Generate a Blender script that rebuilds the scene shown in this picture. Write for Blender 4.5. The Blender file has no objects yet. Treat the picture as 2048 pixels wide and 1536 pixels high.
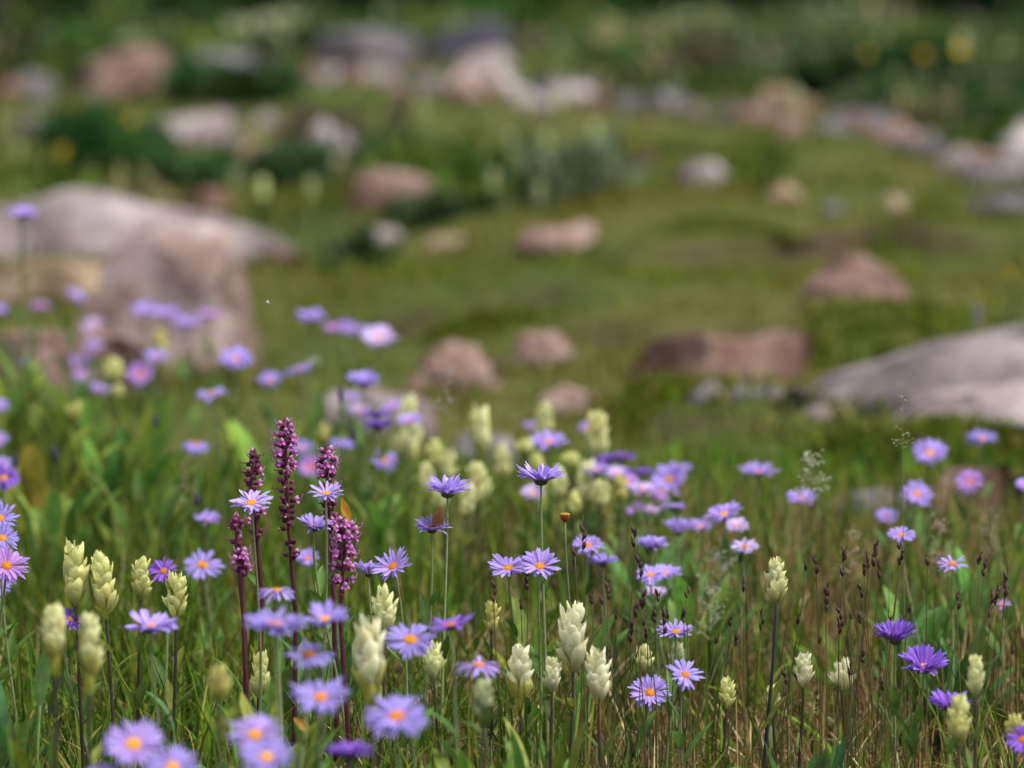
import bpy, math, random
import numpy as np
from mathutils import Vector, Matrix, noise

S = bpy.context.scene
COL = S.collection
R = math.radians

# ------------------------------------------------------------------ camera
CAM_H, PITCH, FOCAL, FOCUS = 0.90, 6.16, 214.0, 5.0
K = 36.0 / FOCAL / 2048.0                      # metres per photo pixel per metre of distance
cam_d = bpy.data.cameras.new("camera")
cam = bpy.data.objects.new("camera", cam_d)
COL.objects.link(cam)
cam.location = (0, 0, CAM_H)
cam.rotation_euler = (R(90 - PITCH), 0, 0)
cam_d.lens, cam_d.sensor_width = FOCAL, 36.0
cam_d.clip_start, cam_d.clip_end = 0.05, 2000
cam_d.dof.use_dof = True
cam_d.dof.focus_distance = FOCUS
cam_d.dof.aperture_fstop = 6.0
S.camera = cam

# ------------------------------------------------------------------ sky, sun, exposure
SUN_EL, SUN_AZ = 62.0, 105.0                   # azimuth measured from +Y (away from the camera), clockwise
w = bpy.data.worlds.new("World")
S.world = w
w.use_nodes = True
nt = w.node_tree
sky = nt.nodes.new("ShaderNodeTexSky")
sky.sky_type = 'NISHITA'
sky.sun_disc = False
sky.sun_elevation = R(SUN_EL)
sky.sun_rotation = R(SUN_AZ)
sky.dust_density = 4.0
sky.altitude = 3000
hs = nt.nodes.new("ShaderNodeHueSaturation")
hs.inputs['Saturation'].default_value = 0.25   # overcast: cloud greys the sky
nt.links.new(sky.outputs[0], hs.inputs['Color'])
nt.links.new(hs.outputs[0], nt.nodes['Background'].inputs[0])
nt.nodes['Background'].inputs[1].default_value = 0.06
sl = bpy.data.lights.new("sun", 'SUN')
sl.energy, sl.angle, sl.color = 1.45, R(38), (1.0, 0.96, 0.89)
so = bpy.data.objects.new("sun", sl)
COL.objects.link(so)
az = R(SUN_AZ)
sd = Vector((math.sin(az) * math.cos(R(SUN_EL)), math.cos(az) * math.cos(R(SUN_EL)), math.sin(R(SUN_EL))))
so.rotation_euler = sd.to_track_quat('Z', 'Y').to_euler()
so.location = (0, 0, 30)
S.view_settings.view_transform = 'Standard'
S.view_settings.look = 'None'
S.view_settings.exposure = 2.16
S.view_settings.gamma = 1.0
S.cycles.max_bounces = 6
S.cycles.diffuse_bounces = 3
S.cycles.transmission_bounces = 3
S.cycles.use_denoising = True
S.cycles.sample_clamp_direct = 3.0
S.cycles.sample_clamp_indirect = 1.5

# ------------------------------------------------------------------ helpers
_p = R(PITCH)
FW = Vector((0, math.cos(_p), -math.sin(_p)))
UPV = Vector((0, math.sin(_p), math.cos(_p)))
def P(px, py, d):
    """The point that shows at photo pixel (px, py), d metres from the camera."""
    return Vector((0, 0, CAM_H)) + FW * d + Vector((1, 0, 0)) * ((px - 1024) * K * d) + UPV * ((768 - py) * K * d)

def sstep(a, b, x):
    t = np.clip((x - a) / (b - a), 0, 1)
    return t * t * (3 - 2 * t)

# turf banks: (centre x, start distance, height, half width, run back, step length)
BANKS = [(1.05, 8.45, 0.075, 0.36, 1.5, 0.05), (0.30, 8.75, 0.05, 0.34, 1.2, 0.05), (0.50, 10.3, 0.055, 0.40, 1.2, 0.05),
         (1.28, 10.05, 0.10, 0.36, 1.5, 0.06), (-0.05, 9.0, 0.05, 0.22, 1.0, 0.05), (0.27, 7.6, 0.045, 0.14, .6, 0.05), (.9, 7.5, .05, .2, .7, .06)]
def terrain(x, y):
    x = np.asarray(x, float); y = np.asarray(y, float)
    z = 0.012 * np.sin(3.1 * x + 1.3 * y) * np.sin(2.3 * y - 1.1 * x + .7) + 0.008 * np.sin(7.3 * x - 2.1 * y + 1) * np.sin(5.2 * y + 2.7 * x)
    z = z + 0.006 * np.sin(13.1 * x + 5 * y) * np.sin(11.7 * y - 6 * x)
    far = sstep(7, 11, y)
    z = z + far * 0.035 * np.sin(2.2 * x + 1.7 * y + 0.4) * np.sin(1.9 * y - 0.9 * x)
    for cx, d0, h, hw, run, st in BANKS:
        dd = d0 + 0.06 * np.sin(9 * x + cx * 5) + 0.03 * np.sin(23 * x)
        win = np.exp(-((x - cx) / hw) ** 4)
        z = z + h * win * sstep(dd, dd + st, y) * (1 - sstep(dd + st, dd + st + run, y))
    s = np.maximum(y - 16.5, 0)
    z = z + 0.13 * s * s / (s + 4.0)
    r = np.sqrt(x * x + y * y)
    z = z + sstep(40, 400, r) * (6 * np.sin(x * .013 + 1) + 5 * np.sin(y * .017) + 12)
    return z

def ground_z(x, y):
    return float(terrain(x, y))

def hit(px, py):
    """Where the sight line through a photo pixel meets the ground."""
    d = 3.0
    while d < 60:
        q = P(px, py, d)
        if q.z <= ground_z(q.x, q.y):
            return q, d
        d += 0.02
    return P(px, py, 30), 30.0

class MB:
    def __init__(s):
        s.v, s.f, s.c, s.n = [], [], [], 0
    def add(s, v, f, c):
        v = np.asarray(v, float).reshape(-1, 3)
        c = np.asarray(c, float)
        if c.ndim == 1:
            c = np.tile(c, (len(v), 1))
        s.v.append(v); s.c.append(c[:, :3])
        n = s.n
        s.f.extend([tuple(i + n for i in q) for q in f])
        s.n += len(v)
    def build(s, name, mat, parent=None, mw=None, smooth=True):
        v = np.vstack(s.v)
        me = bpy.data.meshes.new(name)
        me.from_pydata(v.tolist(), [], s.f)
        paint(me, np.vstack(s.c), smooth)
        me.materials.append(mat)
        o = bpy.data.objects.new(name, me)
        COL.objects.link(o)
        if parent is not None:
            o.parent = parent
            me.transform(Matrix.Translation(-parent.location))
        return o

def paint(me, c, smooth=True):
    a = me.color_attributes.new("Col", 'FLOAT_COLOR', 'POINT')
    a.data.foreach_set("color", np.hstack([c, np.ones((len(c), 1))]).astype(np.float32).ravel())
    me.polygons.foreach_set("use_smooth", np.full(len(me.polygons), smooth))
    me.update()

def ribbons(name, mat, verts, cols, rows, smooth=True):
    """N ribbons of `rows` cross-rows (2 verts each) as one mesh; verts (N, rows, 2, 3)."""
    N = verts.shape[0]
    me = bpy.data.meshes.new(name)
    V = verts.reshape(-1, 3).astype(np.float32)
    base = (np.arange(N) * rows * 2)[:, None, None]
    r = (np.arange(rows - 1) * 2)[None, :, None]
    q = base + r + np.array([0, 1, 3, 2])[None, None, :]
    q = q.reshape(-1).astype(np.int32)
    nf = N * (rows - 1)
    me.vertices.add(len(V)); me.vertices.foreach_set("co", V.ravel())
    me.loops.add(len(q)); me.loops.foreach_set("vertex_index", q)
    me.polygons.add(nf)
    me.polygons.foreach_set("loop_start", (np.arange(nf) * 4).astype(np.int32))
    me.update(calc_edges=True)
    paint(me, cols.reshape(-1, 3), smooth)
    me.materials.append(mat)
    o = bpy.data.objects.new(name, me)
    COL.objects.link(o)
    return o

def empty(name, loc):
    o = bpy.data.objects.new(name, None)
    o.empty_display_size = 0.02
    COL.objects.link(o)
    o.location = loc
    return o

def tag(o, label, cat, group=None):
    o["label"], o["category"] = label, cat
    if "kind" not in o:
        o["kind"] = "thing"
    if group:
        o["group"] = group
    return o

def frame(n):
    n = Vector(n).normalized()
    a = Vector((0, 0, 1)) if abs(n.z) < .9 else Vector((1, 0, 0))
    x = a.cross(n).normalized()
    return x, n.cross(x), n

def tube(mb, pts, rad, col, sides=6, cap=True):
    """A tapered tube along pts; rad and col may be lists."""
    pts = [Vector(p) for p in pts]
    m = len(pts)
    rad = list(rad) if hasattr(rad, '__len__') else [rad] * m
    col = np.asarray(col, float)
    V, C = [], []
    x = None
    for i, p in enumerate(pts):
        t = (pts[min(i + 1, m - 1)] - pts[max(i - 1, 0)]).normalized()
        if x is None:
            x = frame(t)[0]
        x = (x - t * x.dot(t)).normalized()
        y = t.cross(x)
        for k in range(sides):
            a = 2 * math.pi * k / sides
            V.append(p + x * (math.cos(a) * rad[i]) + y * (math.sin(a) * rad[i]))
            C.append(col if col.ndim == 1 else col[i])
    F = [(i * sides + k, i * sides + (k + 1) % sides, (i + 1) * sides + (k + 1) % sides, (i + 1) * sides + k) for i in range(m - 1) for k in range(sides)]
    if cap:
        F.append(tuple((m - 1) * sides + k for k in range(sides)))
        F.append(tuple(reversed(range(sides))))
    mb.add([tuple(v) for v in V], F, C)

def bez(p0, p1, p2, p3, n):
    out = []
    for i in range(n + 1):
        t = i / n
        out.append(p0 * (1 - t) ** 3 + p1 * (3 * t * (1 - t) ** 2) + p2 * (3 * t * t * (1 - t)) + p3 * t ** 3)
    return out

def blade(mb, base, axis, face, L, W, col0, col1, curl=0.0, cup=0.0, seg=6, prof=None, lobes=0, rnd=random):
    """A petal, bract or leaf: a cupped strip that starts at base, runs along axis, its upper side towards face; curl bends it towards face."""
    axis = Vector(axis).normalized()
    face = Vector(face); face = (face - axis * face.dot(axis)).normalized()
    side = axis.cross(face)
    V, C = [], []
    p = Vector(base)
    ang = 0.0
    col0, col1 = np.asarray(col0, float), np.asarray(col1, float)
    cross = (-1.0, -0.5, 0.0, 0.5, 1.0)
    for i in range(seg + 1):
        t = i / seg
        d = axis * math.cos(ang) + face * math.sin(ang)
        nn = face * math.cos(ang) - axis * math.sin(ang)
        wd = W * 0.5 * (prof(t) if prof else math.sin(math.pi * (0.12 + 0.80 * t)) ** 0.7)
        for k, c in enumerate(cross):
            off = 0.0
            if i == seg and lobes:
                off = (0.5 - abs(abs(c) - 0.5)) * lobes * L - (0.10 * L if abs(c) == 1 else 0)
            V.append(p + side * (wd * c) + nn * (cup * wd * c * c) + d * off)
            C.append(col0 + (col1 - col0) * min(1, t * 1.1))
        ang += curl / seg
        p = p + d * (L / seg)
    n = len(cross)
    F = [(i * n + k, i * n + k + 1, (i + 1) * n + k + 1, (i + 1) * n + k) for i in range(seg) for k in range(n - 1)]
    mb.add([tuple(v) for v in V], F, C)

def blob(mb, c, axis, r, L, col, sides=6, rings=5, colt=None):
    """A small ellipsoid bead."""
    x, y, n = frame(axis)
    V, C = [], []
    col = np.asarray(col, float)
    colt = col if colt is None else np.asarray(colt, float)
    c = Vector(c)
    for i in range(rings + 1):
        t = i / rings
        rr = r * math.sin(math.pi * (0.04 + 0.92 * t))
        for k in range(sides):
            a = 2 * math.pi * k / sides
            V.append(tuple(c + n * (L * (t - .5)) + x * (rr * math.cos(a)) + y * (rr * math.sin(a))))
            C.append(col + (colt - col) * t)
    F = [(i * sides + k, i * sides + (k + 1) % sides, (i + 1) * sides + (k + 1) % sides, (i + 1) * sides + k) for i in range(rings) for k in range(sides)]
    F.append(tuple(rings * sides + k for k in range(sides)))
    mb.add(V, F, C)

# ------------------------------------------------------------------ materials
def plant_mat(name, transl=0.3, rough=0.55, spec=0.3, mottle=0.25, scale=300.0):
    m = bpy.data.materials.new(name)
    m.use_nodes = True
    t = m.node_tree
    b = t.nodes['Principled BSDF']
    b.inputs['Roughness'].default_value = rough
    b.inputs['Specular IOR Level'].default_value = spec
    at = t.nodes.new("ShaderNodeAttribute"); at.attribute_name = "Col"
    tc = t.nodes.new("ShaderNodeTexCoord")
    nz = t.nodes.new("ShaderNodeTexNoise"); nz.inputs['Scale'].default_value = scale
    nz.inputs['Detail'].default_value = 3
    t.links.new(tc.outputs['Object'], nz.inputs['Vector'])
    mr = t.nodes.new("ShaderNodeMapRange")
    mr.inputs[1].default_value, mr.inputs[2].default_value = 0.3, 0.7
    mr.inputs[3].default_value, mr.inputs[4].default_value = 1 - mottle, 1 + mottle
    t.links.new(nz.outputs[0], mr.inputs[0])
    mx = t.nodes.new("ShaderNodeMix"); mx.data_type = 'RGBA'; mx.blend_type = 'MULTIPLY'
    mx.inputs[0].default_value = 1.0
    t.links.new(at.outputs['Color'], mx.inputs[6]); t.links.new(mr.outputs[0], mx.inputs[7])
    t.links.new(mx.outputs[2], b.inputs['Base Color'])
    if transl:
        tr = t.nodes.new("ShaderNodeBsdfTranslucent")
        t.links.new(mx.outputs[2], tr.inputs[0])
        ms = t.nodes.new("ShaderNodeMixShader"); ms.inputs[0].default_value = transl
        t.links.new(b.outputs[0], ms.inputs[1]); t.links.new(tr.outputs[0], ms.inputs[2])
        t.links.new(ms.outputs[0], t.nodes['Material Output'].inputs[0])
    return m

M_PETAL = plant_mat("petal", 0.35, 0.6, 0.15, 0.12, 500)
M_DISC = plant_mat("disc_florets", 0.0, 0.7, 0.2, 0.2, 800)
M_GREEN = plant_mat("green_stem", 0.1, 0.6, 0.25, 0.2, 300)
M_LEAF = plant_mat("leaf", 0.3, 0.55, 0.14, 0.25, 120)
M_BRACT = plant_mat("bract", 0.38, 0.6, 0.15, 0.10, 400)
M_SPIKE = plant_mat("spike_flower", 0.15, 0.75, 0.1, 0.25, 600)
M_DRY = plant_mat("seed_head", 0.0, 0.6, 0.3, 0.3, 600)
M_GRASS = plant_mat("grass", 0.2, 0.75, 0.05, 0.25, 60)
M_WING = plant_mat("wing", 0.25, 0.6, 0.2, 0.25, 500)

def rock_mat(name, a, b, c, rough=0.85):
    m = bpy.data.materials.new(name)
    m.use_nodes = True
    t = m.node_tree
    bs = t.nodes['Principled BSDF']
    bs.inputs['Roughness'].default_value = rough
    bs.inputs['Specular IOR Level'].default_value = 0.25
    tc = t.nodes.new("ShaderNodeTexCoord")
    oi = t.nodes.new("ShaderNodeObjectInfo")
    ad = t.nodes.new("ShaderNodeVectorMath"); ad.operation = 'ADD'
    t.links.new(tc.outputs['Object'], ad.inputs[0]); t.links.new(oi.outputs['Location'], ad.inputs[1])
    n1 = t.nodes.new("ShaderNodeTexNoise"); n1.inputs['Scale'].default_value = 9; n1.inputs['Detail'].default_value = 5
    n2 = t.nodes.new("ShaderNodeTexNoise"); n2.inputs['Scale'].default_value = 130; n2.inputs['Detail'].default_value = 4
    for n in (n1, n2):
        t.links.new(ad.outputs[0], n.inputs['Vector'])
    cr = t.nodes.new("ShaderNodeValToRGB")
    e = cr.color_ramp.elements
    e[0].position, e[0].color = 0.33, (*a, 1)
    e[1].position, e[1].color = 0.68, (*c, 1)
    e.new(0.5).color = (*b, 1)
    t.links.new(n1.outputs[0], cr.inputs[0])
    mr = t.nodes.new("ShaderNodeMapRange")
    mr.inputs[1].default_value, mr.inputs[2].default_value, mr.inputs[3].default_value, mr.inputs[4].default_value = .3, .7, .72, 1.25
    t.links.new(n2.outputs[0], mr.inputs[0])
    mx = t.nodes.new("ShaderNodeMix"); mx.data_type = 'RGBA'; mx.blend_type = 'MULTIPLY'; mx.inputs[0].default_value = 1
    t.links.new(cr.outputs[0], mx.inputs[6]); t.links.new(mr.outputs[0], mx.inputs[7])
    t.links.new(mx.outputs[2], bs.inputs['Base Color'])
    bp = t.nodes.new("ShaderNodeBump"); bp.inputs['Strength'].default_value = 0.5; bp.inputs['Distance'].default_value = 0.01
    t.links.new(n2.outputs[0], bp.inputs['Height']); t.links.new(bp.outputs[0], bs.inputs['Normal'])
    return m
ROCKM = {
    'pink': rock_mat("pink_granite", (.085, .042, .034), (.20, .12, .10), (.31, .215, .19)),
    'pale': rock_mat("pale_granite", (.11, .082, .08), (.245, .20, .20), (.37, .32, .325)),
    'tan': rock_mat("tan_sandstone", (.12, .075, .04), (.23, .16, .10), (.31, .24, .17)),
    'rust': rock_mat("rust_rock", (.06, .026, .022), (.15, .082, .063), (.25, .165, .135)),
    'grey': rock_mat("lilac_grey_rock", (.055, .045, .05), (.12, .108, .118), (.21, .185, .205)),
    'dark': rock_mat("dark_slate", (.016, .016, .022), (.032, .029, .043), (.06, .054, .075)),
    'rose': rock_mat("rose_granite", (.085, .05, .042), (.215, .145, .128), (.37, .29, .28)),
    'slab': rock_mat("pinkish_grey_slab", (.06, .045, .047), (.14, .112, .118), (.245, .205, .213)),
    'white': rock_mat("white_quartz", (.22, .17, .15), (.42, .37, .36), (.56, .53, .55)),
}
ROCKM['turf'] = rock_mat("mossy_turf", (.04, .07, .008), (.075, .10, .012), (.12, .125, .02), 0.95)

# ------------------------------------------------------------------ ground
def ground_mat():
    m = bpy.data.materials.new("meadow_soil_and_moss")
    m.use_nodes = True
    t = m.node_tree
    b = t.nodes['Principled BSDF']
    b.inputs['Roughness'].default_value = 0.95
    b.inputs['Specular IOR Level'].default_value = 0.1
    tc = t.nodes.new("ShaderNodeTexCoord")
    def nz(scale, det=4):
        n = t.nodes.new("ShaderNodeTexNoise"); n.inputs['Scale'].default_value = scale; n.inputs['Detail'].default_value = det
        t.links.new(tc.outputs['Object'], n.inputs['Vector']); return n
    def ramp(src, pts):
        r = t.nodes.new("ShaderNodeValToRGB"); e = r.color_ramp.elements
        e[0].position, e[0].color = pts[0][0], (*pts[0][1], 1)
        e[1].position, e[1].color = pts[-1][0], (*pts[-1][1], 1)
        for p, c in pts[1:-1]:
            e.new(p).color = (*c, 1)
        t.links.new(src, r.inputs[0]); return r
    def mix(f, a, c):
        x = t.nodes.new("ShaderNodeMix"); x.data_type = 'RGBA'
        if isinstance(f, float): x.inputs[0].default_value = f
        else: t.links.new(f, x.inputs[0])
        t.links.new(a, x.inputs[6]); t.links.new(c, x.inputs[7]); return x.outputs[2]
    moss = ramp(nz(1.6, 5).outputs[0], [(0.32, (.025, .045, .008)), (0.5, (.065, .075, .015)), (0.66, (.095, .09, .025))])
    fine = ramp(nz(45, 3).outputs[0], [(0.35, (.03, .045, .010)), (0.62, (.11, .12, .035))])
    col = mix(0.35, moss.outputs[0], fine.outputs[0])
    soil = ramp(nz(20, 5).outputs[0], [(0.3, (.018, .012, .008)), (0.7, (.085, .06, .036))])
    geo = t.nodes.new("ShaderNodeNewGeometry")
    sx = t.nodes.new("ShaderNodeSeparateXYZ"); t.links.new(geo.outputs['Normal'], sx.inputs[0])
    st = t.nodes.new("ShaderNodeMapRange")           # bare soil where a bank is too steep for turf
    st.inputs[1].default_value, st.inputs[2].default_value, st.inputs[3].default_value, st.inputs[4].default_value = .93, .80, 0, 1
    t.links.new(sx.outputs['Z'], st.inputs[0])
    # the flower bank nearer than about 7 m: litter and soil between the stems
    sp = t.nodes.new("ShaderNodeSeparateXYZ"); t.links.new(tc.outputs['Object'], sp.inputs[0])
    nr = t.nodes.new("ShaderNodeMapRange")
    nr.inputs[1].default_value, nr.inputs[2].default_value, nr.inputs[3].default_value, nr.inputs[4].default_value = 6.3, 7.2, .8, 0
    t.links.new(sp.outputs['Y'], nr.inputs[0])
    mxx = t.nodes.new("ShaderNodeMath"); mxx.operation = 'MAXIMUM'
    t.links.new(st.outputs[0], mxx.inputs[0]); t.links.new(nr.outputs[0], mxx.inputs[1])
    t.links.new(mix(mxx.outputs[0], col, soil.outputs[0]), b.inputs['Base Color'])
    bp = t.nodes.new("ShaderNodeBump"); bp.inputs['Strength'].default_value = .8; bp.inputs['Distance'].default_value = 0.02
    t.links.new(nz(70, 5).outputs[0], bp.inputs['Height']); t.links.new(bp.outputs[0], b.inputs['Normal'])
    return m

gx = np.concatenate([-np.geomspace(900, 2.6, 26), np.linspace(-2.5, 2.5, 170), np.geomspace(2.6, 900, 26)])
gy = np.concatenate([-np.geomspace(300, .5, 10), np.linspace(0, 3, 16), np.linspace(3.04, 14, 300), np.linspace(14.15, 26, 80), np.geomspace(26.6, 1500, 32)])
X, Y = np.meshgrid(gx, gy)
Z = terrain(X, Y)
nx, ny = len(gx), len(gy)
me = bpy.data.meshes.new("ground")
me.vertices.add(nx * ny)
me.vertices.foreach_set("co", np.stack([X, Y, Z], -1).astype(np.float32).ravel())
ii = (np.arange(ny - 1)[:, None] * nx + np.arange(nx - 1)[None, :])
q = np.stack([ii, ii + 1, ii + nx + 1, ii + nx], -1).reshape(-1).astype(np.int32)
me.loops.add(len(q)); me.loops.foreach_set("vertex_index", q)
me.polygons.add(len(q) // 4); me.polygons.foreach_set("loop_start", (np.arange(len(q) // 4) * 4).astype(np.int32))
me.update(calc_edges=True)
me.polygons.foreach_set("use_smooth", np.full(len(me.polygons), True))
me.materials.append(ground_mat())
g = bpy.data.objects.new("ground", me); COL.objects.link(g); g["kind"] = "structure"

# ------------------------------------------------------------------ rocks
def rock(label, outline, mat, thick=0.8, d=None, seed=1, lean=0.22, rough=0.13, group="rocks strewn over the meadow", hollow=None, cuts=16):
    rnd = random.Random(seed)
    pts = np.array(outline, float)
    cx, base = pts[:, 0].mean(), pts[:, 1].max()
    if d is None:
        d = hit(min(max(cx, 0), 2048), base - 6)[1]
    hw, hh_ = np.ptp(pts[:, 0]) * K * d, np.ptp(pts[:, 1]) * K * d
    T = thick * 0.5 * max(hh_, min(hw, 2.2 * hh_))
    d0, d = d, d + T * .6
    s = K * d
    cy = (pts[:, 1].min() + base) / 2
    pts = pts.copy()
    low = pts[:, 1] > base - 0.3 * (base - pts[:, 1].min())
    pts[low, 1] += 10 + 0.25 * (base - pts[:, 1].min())      # the foot of the rock is sunk in the turf
    q = np.stack([(pts[:, 0] - cx) * s, (cy - pts[:, 1]) * s], 1)
    n = 72
    Rad = np.zeros(n)
    for k in range(n):
        a = 2 * math.pi * k / n
        dx, dz = math.cos(a), math.sin(a)
        best = 0
        for i in range(len(q)):
            p0, p1 = q[i], q[(i + 1) % len(q)]
            e = p1 - p0
            den = dx * e[1] - dz * e[0]
            if abs(den) < 1e-12: continue
            t = (p0[0] * e[1] - p0[1] * e[0]) / den
            u = (p0[0] * dz - p0[1] * dx) / den
            if t > 0 and -1e-6 <= u <= 1 + 1e-6: best = max(best, t)
        Rad[k] = best
    Rad[Rad == 0] = np.median(Rad[Rad > 0])
    Rad = (2 * Rad + .5 * np.roll(Rad, 1) + .5 * np.roll(Rad, -1)) / 3
    W = q[:, 0].max() - q[:, 0].min(); H = q[:, 1].max() - q[:, 1].min()
    rows = 26
    V = []
    for i in range(rows + 1):
        u = -1 + 2 * i / rows
        u = math.sin(u * math.pi / 2)
        sc = max(0.02, (1 - abs(u) ** 3.2)) ** (1 / 3.2)
        for k in range(n):
            a = 2 * math.pi * k / n
            V.append([Rad[k] * math.cos(a) * sc, u * T, Rad[k] * math.sin(a) * sc])
    V = np.array(V)
    big = max(W, H)
    for _ in range(cuts):                                    # flat broken faces
        nv = np.array([rnd.gauss(0, .55), -.35 - abs(rnd.gauss(0, 1)), rnd.gauss(.25, .5)]) if _ < 12 else np.array([rnd.gauss(0, .8), abs(rnd.gauss(0, 1)), rnd.gauss(.3, .5)]); nv /= np.linalg.norm(nv)
        e = V @ nv
        lim = e.max() * rnd.uniform(.55, .92)
        over = np.maximum(e - lim, 0)
        V[:, 1] -= over * .9 / (np.sign(nv[1]) * max(.35, abs(nv[1])))
    V[:, 1] += lean * (V[:, 2] - V[:, 2].min())
    if hollow:
        hx, hz, rx, rz, dep = hollow
        fr = np.clip((-V[:, 1] / T + .35) / .5, 0, 1)
        V[:, 1] += fr * dep * np.exp(-((V[:, 0] - hx * W) / (rx * W)) ** 2 - ((V[:, 2] - hz * H) / (rz * H)) ** 2)
    off = Vector((rnd.uniform(0, 50), rnd.uniform(0, 50), 0))
    for i in range(len(V)):
        v = Vector(V[i])
        f = noise.fractal(v * (5.0 / big) + off, 0.9, 2.1, 5) * rough * H
        dirn = v.normalized() if v.length > 1e-6 else Vector((0, 0, 1))
        V[i] = v + dirn * f
    F = [(i * n + k, i * n + (k + 1) % n, (i + 1) * n + (k + 1) % n, (i + 1) * n + k) for i in range(rows) for k in range(n)]
    F += [tuple(reversed(range(n))), tuple(rows * n + k for k in range(n))]
    c = P(cx, cy, d)
    me = bpy.data.meshes.new("rock")
    me.from_pydata(V.tolist(), [], [tuple(reversed(f)) for f in F])
    me.polygons.foreach_set("use_smooth", np.full(len(me.polygons), True))
    me.materials.append(ROCKM[mat])
    o = bpy.data.objects.new("rock", me); COL.objects.link(o)
    o.location = c
    FEET.append((c.x - W * .5, c.x + W * .5, c.y - T * .9, .10 * H + .012, d))
    tag(o, label, "rock", group)
    return o

def turf_bank(label, outline, seed, **kw):
    """A mossy hummock with an eaten-away, shaded front and grass over its top."""
    o = rock(label, outline, 'turf', seed=seed, group="turf banks", **kw)
    o.name = "turf_bank"; o["category"] = "turf bank"
    FEET.pop()
    r = np.random.default_rng(seed)
    me = o.data
    nf = len(me.polygons)
    cen = np.zeros(nf * 3); nor = np.zeros(nf * 3); ar = np.zeros(nf)
    me.polygons.foreach_get("center", cen); me.polygons.foreach_get("normal", nor); me.polygons.foreach_get("area", ar)
    cen, nor = cen.reshape(-1, 3), nor.reshape(-1, 3)
    wgt = ar * (nor[:, 2] > .25)
    n = 2600
    i = r.choice(nf, n, p=wgt / wgt.sum())
    p = cen[i] + r.normal(0, .012, (n, 3)) * np.array([1, 1, 0])
    a = r.random(n) * 6.283; h = .006 + .016 * r.random(n) ** 1.5; l = .3 + .7 * r.random(n); w_ = .002 + .003 * r.random(n); fa = r.random(n) * 6.283
    pal = np.array([(.085, .13, .010), (.06, .10, .008), (.115, .135, .018), (.14, .12, .03)])[r.integers(0, 4, n)] * (.75 + .5 * r.random((n, 1)))
    v = np.zeros((n, 4, 2, 3))
    for k, t in enumerate((0, .35, .7, 1)):
        m = p + np.stack([np.cos(a) * l * h * t * t, np.sin(a) * l * h * t * t, h * t - .003], 1)
        q = np.stack([np.cos(fa), np.sin(fa), 0 * fa], 1) * (w_ * (1 - t ** 2) + .0002)[:, None]
        v[:, k, 0], v[:, k, 1] = m - q, m + q
    g_ = ribbons("grass_cover", M_GRASS, v, np.repeat(np.repeat(pal[:, None, None, :], 4, 1), 2, 2), 4)
    g_.parent = o; g_["kind"] = "stuff"
    return o

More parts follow.
